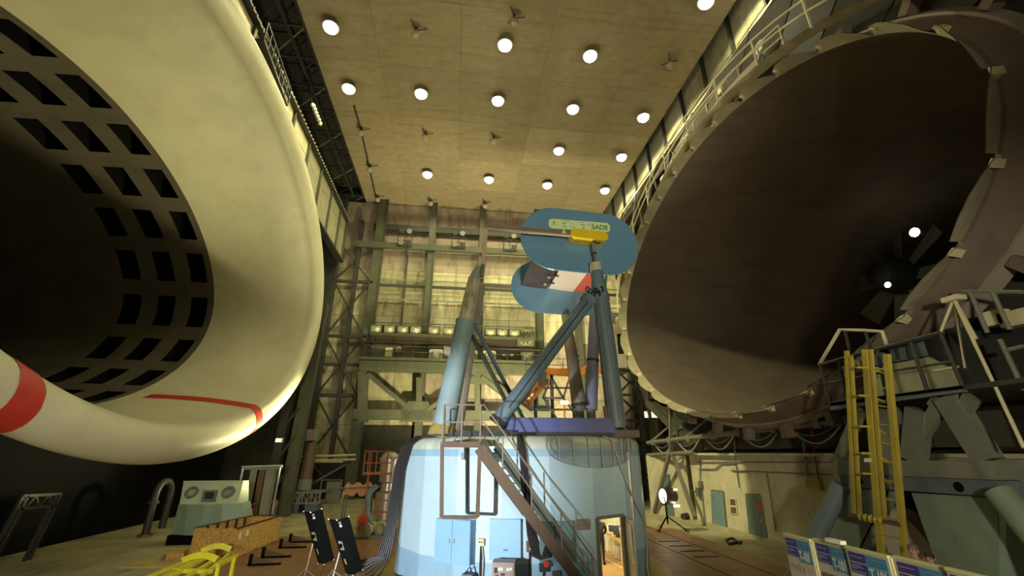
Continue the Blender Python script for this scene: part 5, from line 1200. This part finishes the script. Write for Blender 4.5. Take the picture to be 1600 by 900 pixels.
# pipe truss above the building
XT = 14.3; t = thing('pipe_truss', 'long grey pipe truss with slack cables above the plastered building', 'truss', tuple(pt(1100, 690, X=XT)))
a, b_ = pt(1012, 692, X=XT), pt(1330, 655, X=XT); a2, b2 = pt(1012, 712, X=XT), pt(1330, 684, X=XT)
MB().tube(a, b_, .14, n=10).build('top_pipe', grey_steel, t); MB().tube(pt(1012, 711, X=XT), pt(1082, 707, X=XT), .12, n=8).build('lower_pipe', grey_steel, t)
for i in range(7): p = along(a, b_, i/7+.02); q = along(a, b_, (i+.5)/7); MB().beam(p, q+V((1.5, 0, 1.3)), .12).build('stay', grey_steel, t); MB().box(along(a, b_, i/7+.06), (.3, .35, .4)).build('clamp', grey_steel, t)
for i in range(5):
    p, q = along(a, b_, .05+.19*i), along(a, b_, .22+.19*i); MB().path([along(p, q, k/10)-V((-.05, 0, .75*sin(pi*k/10))) for k in range(11)], .035, 6).build('slack_cable', pale_cable, t); MB().path([along(p, q, k/10)-V((.05, 0, .45*sin(pi*k/10))) for k in range(11)], .025, 5).build('slack_cable', grey_steel, t)
for a_, b2_ in (((1047, 705), (1022, 800)), ((1050, 708), (1086, 808)), ((1048, 640), (1048, 705))): MB().beam(pt(*a_, X=XT), pt(*b2_, X=XT-.2 if b2_[1] > 750 else XT), .2).build('strut', grey_steel, t)
# inclined support beams under the ring
t = thing('ring_support', 'dark inclined beams and slabs propping the duct ring from below', 'support', (15, 26, 5))
for a_, b2_, X_ in (((1015, 628), (1090, 700), 15.2), ((1035, 640), (1100, 690), 15.6)): MB().beam(pt(*a_, X=X_), pt(*b2_, X=X_), .7, .5).build('beam', green_steel, t)
for i in range(8):
    y = 27-2.1*i; MB().box((15.7, y, 4.65), (.25, 2.0, 1.0)).build('slab', M('slab_brown', (.09, .075, .055), .8, obj_rand=.3) if 'slab_brown' not in MATS else MATS['slab_brown'], t)
MB().box((17.2, 20, 4.5), (.2, 30, .9)).build('back_sheet', dark_wall, t)
# searchlight
p = G(1045, 830); sc = .92; hgt = pt(1045, 775, p.y).z
o = thing('search_light', 'big lit searchlight drum on a black tripod by the plastered wall', 'searchlight', tuple(p)); hc = V((p.x, p.y, hgt)); sd = V((-.99, -.12, .04)).normalized()
MB().lathe_dir([(0, .80), (.26, .77), (.42, .6), (.45, .1), (.48, -.02), (.40, -.05)], hc+sd*.1, -sd, 24).build('drum', M('lamp_brown', (.10, .075, .05), .4, .4), o, True)
MB().lathe_dir([(.36, 0), (.33, .03), (0, .05)], hc+sd*.12, sd, 24).build('lens', emit_w, o, True)
for q in ((.1, -.30, .36), (.15, -.2, -.47), (.0, -.3, -.46)): MB().box(hc-sd*.45+V(q), (.22, .06, .1)).build('vent', emit_s if q[2] > 0 else emit_w, o)
MB().path([hc+V((.35, .5, 0)), hc+V((.2, .45, -.45)), hc+V((0, 0, -.62)), hc+V((-.2, -.45, -.45)), hc+V((-.3, -.5, 0))], .035, 6).build('yoke', black, o)
MB().tube(hc-V((0, 0, .6)), V((p.x, p.y, .35)), .045, n=8).build('pole', black, o)
for a in (-.5, 1.6, 3.7): MB().tube(V((p.x, p.y, hgt-1.0)), p+V((cos(a)*.95, sin(a)*.95, .06)), .035, n=6).build('leg', black, o); MB().lathe([(.09, -.04), (.09, .04)], p+V((cos(a)*.95, sin(a)*.95, .09)), 10, 'y').build('caster', black, o)
sl = light('SPOT', 'search_beam', tuple(hc+sd*.3), 1500, (1, .88, .66), .3, tuple(hc+sd*10), 90, .6)
# support frame with teal shields
XS = 11.5; t = thing('shield_frame', 'grey support frame with teal shield plates and blue pipe legs at right', 'support', (XS+1, 10, 0))
def xs_(px, py, d=0): return pt(px, py, X=XS+d)
def slabx(name, q, mat, th=.12, d=0):
    P = [xs_(*p, d) for p in q]; return MB().hexa(P, [p+V((th, 0, 0)) for p in P]).build(name, mat, t)
slabx('upper_beam', ((1304, 719), (1560, 720), (1560, 750), (1307, 740)), grey_steel, 1.6)
slabx('lower_beam', ((1310, 741), (1592, 752), (1592, 779), (1316, 760)), bluegrey, .3, .05)
lbm = [o_ for o_ in t.children if o_.name.startswith('lower_beam')][0]
for px, py in ((1343, 751), (1498, 761)): MB().lathe_dir([(.11, 0), (.11, .01), (0, .01)], xs_(px, py, .05), (-1, 0, 0), 16).build('bolt_hole', black, lbm)
slabx('shield_plate', ((1316, 762), (1403, 768), (1352, 872), (1293, 850)), shield_m, .1, .1)
MB().beam(xs_(1390, 762, .09), xs_(1338, 868, .09), .02, .03).build('plate_joint', black, t)
slabx('shield_plate', ((1424, 770), (1558, 778), (1562, 960), (1482, 935)), shield_m, .1, .1)
slabx('shield_edge', ((1558, 778), (1572, 780), (1572, 960), (1562, 960)), teal, .5, .12)
MB().tube(xs_(1316, 758, -.05), V((XS-1.2, xs_(1316, 758).y+1.7, 0)), .24, n=16).build('pipe_leg', pipe_blue, t, True); MB().tube(xs_(1562, 768, -.15), V((XS-.6, xs_(1562, 768).y-2.0, .0)), .26, n=16).build('pipe_leg', shield_m, t, True)
for a_, b2_, w in (((1312, 716), (1345, 640), .3), ((1398, 720), (1390, 640), .45), ((1428, 720), (1436, 640), .5), ((1390, 640), (1428, 665), .3), ((1545, 720), (1480, 620), .5), ((1500, 650), (1520, 620), .3), ((1440, 680), (1475, 625), .3), ((1360, 640), (1395, 670), .2), ((1455, 625), (1510, 665), .25)): MB().beam(xs_(*a_, .5), xs_(*b2_, .5), w, w*.6, (1, 0, 0)).build('strut', grey_steel, t)
MB().box((XS+2.5, 11, 1.6), (.2, 8, 3.2)).build('back_plate', black, t)
# white curved hood behind the shields
o = thing('curved_fairing', 'pale curved hood seen through the gap between the teal shields', 'fairing', (XS+1.2, 12, 0))
MB().grid([[V((XS+.9+.5*j/4, 14.0, .2)), V((XS+.9+.5*j/4, 14.0, 2.3))]+[V((XS+.9+.5*j/4, 12.6-1.4*sin(pi/2*k/8), .4+2.15*cos(pi/2*k/8))) for k in range(9)] for j in range(5)]).prism([V((XS+.88, y, z)) for y, z in [(14.0, .2), (14.0, 2.3)]+[(12.6-1.4*sin(pi/2*k/8), .4+2.15*cos(pi/2*k/8)) for k in range(9)]+[(11.2, .2)]], (.04, 0, 0)).build('shell', M('fairing_paint', (.52, .47, .38), .6), o, True); MB().box((XS+.75, 13.2, 1.2), (.3, .8, 1.4)).build('box', bluegrey, o)
# cabin on the platform below the ring
c_ = thing('observation_cabin', 'grey green observation cabin with sloped window band below the duct ring', 'cabin', (XS+1, 10, 5.2))
XC = XS+.9
def xc(px, py, d=0): return pt(px, py, X=XC+d)
def slabc(name, q, mat, th=.1, d=0, par=None): P = [xc(*p, d) for p in q]; return MB().hexa(P, [p+V((th, 0, 0)) for p in P]).build(name, mat, par or c_)
slabc('wall', ((1348, 627), (1499, 607), (1485, 572), (1452, 558), (1350, 577)), cream_steel, .1) if False else MB().prism([xc(*p) for p in ((1350, 622), (1500, 602), (1480, 575), (1449, 558), (1350, 577))], (.12, 0, 0)).build('wall', M('cabin_paint', (.36, .37, .23), .6, dirt=(.2, .18, .1), dirt_amt=.5), c_)
slabc('window', ((1395, 566), (1448, 556), (1440, 534), (1388, 546)), bluegrey, .06, .05)
wn = [o_ for o_ in c_.children if o_.name.startswith('window')][0]
for px in (1405, 1423): MB().beam(xc(px, 562, .03), xc(px-5, 540, .03), .06).build('mullion', dark_steel, wn)
slabc('window', ((1352, 574), (1382, 568), (1380, 550), (1352, 556)), bluegrey, .06, .05)
slabc('side_window', ((1452, 556), (1488, 571), (1478, 535), (1445, 530)), glass_d, .06, .3)
slabc('wiper_ledge', ((1455, 582), (1493, 575), (1493, 571), (1455, 578)), cream_steel, .1, -.15)
MB().hexa([xc(1350, 555), xc(1478, 522), xc(1478, 522, 2.5), xc(1350, 555, 2.5)], [p+V((0, 0, .12)) for p in (xc(1350, 555), xc(1478, 522), xc(1478, 522, 2.5), xc(1350, 555, 2.5))]).build('roof', dark_steel, c_)
MB().box((XC+1.4, xc(1420, 590).y, xc(1420, 590).z+.3), (2.2, 2.6, 1.6)).build('body', dark_steel, c_)
text_mesh('numeral', '3', .17, cream_steel, c_, xc(1405, 578, -.012), (0, -1, 0), (0, 0, 1), .003, 'CENTER', .004)
# platform with railing
pf = thing('cabin_platform', 'grey steel platform with dark railings carrying the observation cabin', 'platform', (XS, 10, 5))
P = [xs_(*p, -.2) for p in ((1297, 641), (1505, 612), (1504, 603), (1296, 628))]; MB().hexa(P, [p+V((.12, 0, 0)) for p in P]).build('edge_beam', bluegrey, pf)
z0 = xs_(1297, 632, -.2).z; y0, y1 = xs_(1297, 632, -.2).y, xs_(1505, 605, -.2).y; MB().box((XS+1.6, (y0+y1)/2-2, z0), (3.6, y0-y1+4, .1)).build('deck', dark_steel, pf)
for (px, py, qx, qy) in ((1297, 632, 1281, 570), (1385, 618, 1370, 545), (1449, 610, 1423, 535), (1504, 603, 1469, 520), (1325, 626, 1310, 564)): MB().tube(xs_(px, py, -.2), xs_(qx, qy, -.2), .045, n=6).build('rail_post', dark_steel, pf)
MB().path([xs_(1281, 570, -.2), xs_(1370, 545, -.2), xs_(1469, 520, -.2)], .05, 6).build('rail', dark_steel, pf); MB().path([xs_(1289, 600, -.2), xs_(1378, 582, -.2), xs_(1487, 565, -.2)], .035, 6).build('rail', dark_steel, pf)
MB().path([xs_(1280, 570, .2), xs_(1312, 515, .2), xs_(1350, 516, .2), xs_(1378, 518, .2), xs_(1386, 540, .2)], .05, 6).build('hoop_rail', cream_steel, pf)
for a_, b2_ in (((1320, 516), (1327, 548)), ((1352, 517), (1360, 545))): MB().tube(xs_(*a_, .2), xs_(*b2_, .2), .04, n=6).build('rail_post', dark_steel, pf)
# hanging stays
o = thing('stay_rods', 'pale rods meeting at a clamp below the ring, above the cabin', 'rods', tuple(pt(1490, 467, X=12.0)))
cl = pt(1490, 467, X=12.0)
for q, r in ((pt(1469, 520, X=12.0), .03), (pt(1525, 530, X=12.0), .04), (pt(1508, 575, X=12.2), .025), (pt(1600, 700, X=11.2), .035)): MB().tube(cl, q, r, n=6).build('rod', cream_steel, o)
MB().box(cl, (.3, .35, .12)).build('clamp', cream_steel, o)
o = thing('side_railing', 'dim dark railing posts in the gloom right of the cabin', 'railing', tuple(pt(1560, 600, X=12.6)))
for a_, b2_ in (((1543, 520), (1515, 455)), ((1578, 515), (1550, 455)), ((1600, 610), (1562, 530)), ((1500, 455), (1598, 456)), ((1570, 548), (1600, 541))): MB().tube(pt(*a_, X=12.5), pt(*b2_, X=12.5), .05, n=6).build('bar', grey_steel, o)
for px, py, w in ((1558, 497, .4), (1592, 497, .6)): MB().box(pt(px, py, X=12.9), (.3, w, .35)).build('pale_bracket', cream_steel, o)  # brackets in a paler cream than the bars
# yellow caged ladder
YLX = 10.9; o = thing('caged_ladder', 'tall yellow caged ladder rising to the cabin platform', 'ladder', tuple(pt(1390, 870, X=YLX)))
def yl(px, py, d=0): return pt(px, py, X=YLX+d)
for a_, b2_, w in (((1353, 546), (1379, 880), .16), ((1361, 546), (1383, 815), .08), ((1386, 553), (1416, 890), .13), ((1323, 548), (1336, 805), .10), ((1330, 556), (1344, 808), .08)): MB().beam(yl(*a_), yl(*b2_), w, w*.8, (1, 0, 0)).build('stile', ladder_yellow, o)
for i in range(11):
    f_ = i/10; y = 575+290*f_; MB().tube(yl(1358+22*f_+(4 if f_ > .2 else 2), y), yl(1389+25*f_, y+3+4*f_), .022, n=6).build('rung', ladder_yellow, o)
for y in (576, 620, 668, 710, 742):
    x = 1326+(y-550)*.05; MB().path([yl(x, y), yl(x+14, y-2, -.35), yl(x+32, y-1), yl(x+62, y+10+(y-576)*.05, .1)], .03, 6).build('cage_hoop', ladder_yellow, o)
MB().beam(yl(1328, 804), yl(1410, 820), .12, .1).build('bottom_bar', brown_steel, o); b = MB()
for i in range(5): b.lathe_dir([(.06, 0), (.11, .06), (.06, .12)], yl(1342+i*8, 806+i*1.6, -.02), (0, -1, -.2), 8)
b.build('rope_wrap', ladder_yellow, o)
tg_ = MB().hexa([yl(1350, 716, -.12), yl(1362, 716, -.12), yl(1362, 722, -.12), yl(1350, 722, -.12)], [yl(1350, 716, -.1), yl(1362, 716, -.1), yl(1362, 722, -.1), yl(1350, 722, -.1)]).build('paper_tag', white_m, o)

# ------------------------------------------------------------------ T-101 display boards
XB = 6.0; bt = [((1225, 835), (1265, 843)), ((1267, 843.5), (1318, 854)), ((1321, 855), (1387, 870)), ((1391, 871), (1475, 889)), ((1479, 890), (1590, 914))]
hb = 2.62
for i, (l_, r__) in enumerate(bt):
    ya, yb2 = pt(*l_, X=XB).y, pt(*r__, X=XB).y; w = ya-yb2; dx = .05*(i % 2); ztp = (pt(*l_, X=XB).z+pt(*r__, X=XB).z)/2; zbt = ztp-1.9
    o = thing('display_board', ['white display board with indigo and blue headings, farthest left of the row', 'display board showing two round photographs, second from left', 'display board in the middle of the row, below the yellow ladder', 'display board fourth from left, before the people', 'display board cut by the bottom edge, last at right'][i], 'display board', (XB+dx, (ya+yb2)/2, 0), 'information boards')
    ux, uy = V((0, -1, 0)), V((0, 0, 1)); o3 = V((XB+dx, ya, ztp))
    def B(u, v, d=0): return o3+ux*(u*w)-uy*v+V((-d, 0, 0))
    def rect(name, u0, v0, u1, v1, m, par, d=.012): return MB().hexa([B(u0, v0, d-.006), B(u1, v0, d-.006), B(u1, v1, d-.006), B(u0, v1, d-.006)], [B(u0, v0, d), B(u1, v0, d), B(u1, v1, d), B(u0, v1, d)]).build(name, m, par)
    MB().hexa([B(0, 0, -.03), B(1, 0, -.03), B(1, 1.9, -.03), B(0, 1.9, -.03)], [B(0, 0, .006), B(1, 0, .006), B(1, 1.9, .006), B(0, 1.9, .006)]).build('sheet', paper, o)
    sh = [c for c in o.children if c.name.startswith('sheet')][0]
    MB().hexa([B(-.01, -.02, -.05), B(1.01, -.02, -.05), B(1.01, .015, -.05), B(-.01, .015, -.05)], [B(-.01, -.02, .02), B(1.01, -.02, .02), B(1.01, .015, .02), B(-.01, .015, .02)]).build('top_bar', frame_m, o)
    for u in (0, 1): MB().beam(B(u, 0, -.04), V((XB+dx+.04, B(u, 0).y, 0)), .05).build('post', frame_m, o)
    MB().box((XB+dx+.04, (ya+yb2)/2, .03), (.6, .08, .05)).build('foot', frame_m, o)
    rect('indigo_block', .05, .045, .45, .165, indigo, sh); rect('indigo_block', .05, .18, .45, .315, indigo, sh); rect('azure_block', .47, .045, .95, .185, azure, sh); rect('azure_block', .47, .195, .95, .375, azure, sh)
    text_mesh('lettering', 'T-101', .20, pale_print, sh, B(.685, .288, .014), ux, uy, .002, 'CENTER', .004, w*.37)
    for k, (u0, u1, v) in enumerate(((.08, .38, .09), (.08, .30, .20), (.08, .36, .222), (.08, .20, .244), (.08, .40, .285), (.62, .92, .08))): rect('text_line', u0, v, u1, v+.014, M('print_faint', (.20, .20, .34), .5) if 'print_faint' not in MATS else MATS['print_faint'], sh, .016)
    if i == 0:
        for k, (u0, v0, u1, v1) in enumerate(((.08, .58, .20, .64), (.22, .60, .34, .66), (.36, .57, .48, .68), (.52, .60, .62, .70), (.70, .62, .9, .64), (.2, .82, .45, .92), (.5, .82, .7, .92), (.72, .85, .9, .87), (.72, .95, .9, .97))): rect('drawing', u0, v0-.15, u1, v1-.15, M('drawing_grey', (.30, .27, .22), .6) if 'drawing_grey' not in MATS else MATS['drawing_grey'], sh)
    else:
        for u0, u1, v0 in ((.06, .47, .62), (.52, .96, .66)):
            v0 = v0-.17; ph = rect('photograph', u0, v0, u1, v0+.36, photo_m, sh); MB().lathe_dir([(.14, 0), (.10, .004), (.05, .002), (0, .004)], B((u0+u1)/2, v0+.2, .013), (-1, 0, 0), 20).build('photo_subject', MATS['drawing_grey'], sh)
tag(MB().box(pt(1306, 849, X=XB)+V((0, 0, .03)), (.1, .3, .05)).build('paper_roll', white_m), 'small white paper lying on top of the second display board', 'paper')

# ------------------------------------------------------------------ people
def person(label, base, yaw, arms='behind', seat=0, top=cloth_black, legs=cloth_black, h=1.75, hairm=hair_m):
    # joints in metres for a standing figure facing -Y, then turned
    k = h/1.75
    J = dict(pel=(0, 0, .95), wa=(0, .01, 1.10), ch=(0, .0, 1.32), nk=(0, .01, 1.48), hd0=(0, -.01, 1.56), hd=(0, -.02, 1.64), crown=(0, -.0, 1.70))
    E_ = [('pel', 'wa'), ('wa', 'ch'), ('ch', 'nk'), ('nk', 'hd0'), ('hd0', 'hd'), ('hd', 'crown')]
    rad = dict(pel=.15, wa=.135, ch=.155, nk=.058, hd0=.075, hd=.088, crown=.07)
    for s, n in ((-1, 'l'), (1, 'r')):
        J[n+'hip'] = (s*.10, 0, .88); J[n+'kn'] = (s*.10, -.02, .49); J[n+'an'] = (s*.10, .02, .09); J[n+'toe'] = (s*.12, -.14, .045)
        J[n+'sh'] = (s*.19, .01, 1.42); J[n+'el'] = (s*.26, .09, 1.15); J[n+'wr'] = (s*.10, .19, .97) if arms == 'behind' else (s*.22, -.15, 1.0)
        J[n+'pm'] = (s*.05, .2, .93) if arms == 'behind' else (s*.2, -.23, .97)
        E_ += [('pel', n+'hip'), (n+'hip', n+'kn'), (n+'kn', n+'an'), (n+'an', n+'toe'), ('ch', n+'sh'), (n+'sh', n+'el'), (n+'el', n+'wr'), (n+'wr', n+'pm')]
        rad.update({n+'hip': .10, n+'kn': .065, n+'an': .045, n+'toe': .038, n+'sh': .078, n+'el': .052, n+'wr': .034, n+'pm': .036})
        for f in range(5):
            b0 = V(J[n+'pm']); d = (V(J[n+'pm'])-V(J[n+'wr'])).normalized(); sd_ = V((0, 0, 1)) if arms == 'behind' else V((1, 0, 0))
            f1 = b0+d*.045+sd_*((f-1.5)*.018) if f < 4 else b0+sd_*(-.04); f2 = f1+d*(.03+.006*(f in (1, 2)))+V((0, 0, -.015))
            J['%sf%d' % (n, f)] = tuple(f1); J['%sg%d' % (n, f)] = tuple(f2); rad['%sf%d' % (n, f)] = .009; rad['%sg%d' % (n, f)] = .008
            E_ += [(n+'pm', '%sf%d' % (n, f)), ('%sf%d' % (n, f), '%sg%d' % (n, f))]
    names = list(J); me = bpy.data.meshes.new('person'); me.from_pydata([tuple(V(J[n])*k) for n in names], [(names.index(a), names.index(b)) for a, b in E_], [])
    o = bpy.data.objects.new('person_tmp', me); COL.objects.link(o); sk = o.modifiers.new('s', 'SKIN'); o.modifiers.new('d', 'SUBSURF').levels = 1
    lay = me.skin_vertices[0].data if me.skin_vertices else None
    if lay is None:
        bm = bmesh.new(); bm.from_mesh(me); bm.verts.layers.skin.verify(); bm.to_mesh(me); bm.free(); lay = me.skin_vertices[0].data
    for i, n in enumerate(names): lay[i].radius = (rad[n]*k, rad[n]*k); lay[i].use_root = (n == 'pel')
    dg = bpy.context.evaluated_depsgraph_get(); dg.update(); m2 = bpy.data.meshes.new_from_object(o.evaluated_get(dg)); bpy.data.objects.remove(o)
    m2.name = 'person'; m2.materials.clear()
    for m in (skin_m, top, legs): m2.materials.append(m)
    hands = [V(J['lpm'])*k, V(J['rpm'])*k]
    for p in m2.polygons:
        c = p.center; p.use_smooth = True
        p.material_index = 0 if c.z > 1.49*k or min((c-q).length for q in hands) < .085 else (1 if c.z > .93*k else 2)
    r = thing('person', label, 'person', tuple(base)); b = bpy.data.objects.new('body', m2); COL.objects.link(b); b.parent = r
    def part(mb, n, m): 
        q = mb.build(n, m); q.parent = r; return q
    part(MB().lathe([(.095*k, 1.63*k), (.102*k, 1.68*k), (.085*k, 1.735*k), (.04*k, 1.76*k), (0, 1.765*k)], (0, .025, 0), 14), 'hair', hairm)
    part(MB().lathe_dir([(.012, 0), (.02, .02), (.008, .035)], (0, -.09*k, 1.615*k), (0, -1, -.2), 8), 'nose', skin_m)
    for s in (-1, 1): part(MB().lathe_dir([(.013, 0), (.01, .006), (0, .007)], (s*.033*k, -.096*k, 1.65*k), (0, -1, 0), 8), 'eye', black); part(MB().box((s*.093*k, -.005, 1.635*k), (.02, .035, .06)), 'ear', skin_m); part(MB().box((s*.11*k, -.06*k, .03), (.09, .26, .06)), 'shoe', black)
    part(MB().box((0, -.098*k, 1.575*k), (.045, .012, .01)), 'mouth', M('lips', (.35, .13, .1), .6) if 'lips' not in MATS else MATS['lips'])
    part(MB().lathe([(.075, 1.47*k), (.085, 1.44*k), (.066, 1.50*k)], (0, .01, 0), 12), 'collar', top)
    r.rotation_euler = (0, 0, yaw); return r
q = pt(940, 881, Z=.03); person('person in black jacket and trousers standing inside the lit doorway, hands behind', (q.x, q.y, .03), R(-14), 'behind', h=1.66, hairm=M('hair_thin', (.20, .13, .09), .7))
q = pt(1427, 862, X=10.2); person('grey haired person in pale grey jacket behind the display boards, beside the ladder', (q.x, q.y, q.z-1.64), R(-62), 'front', 0, cloth_grey, cloth_black, 1.78, M('hair_grey', (.14, .12, .10), .7))
q = pt(1452, 872, X=10.6); person('dark haired person in blue mostly hidden behind the right teal shield', (q.x, q.y, q.z-1.64), R(-60), 'front', 0, M('navy_cloth', (.02, .02, .07), .8), cloth_black, 1.74)
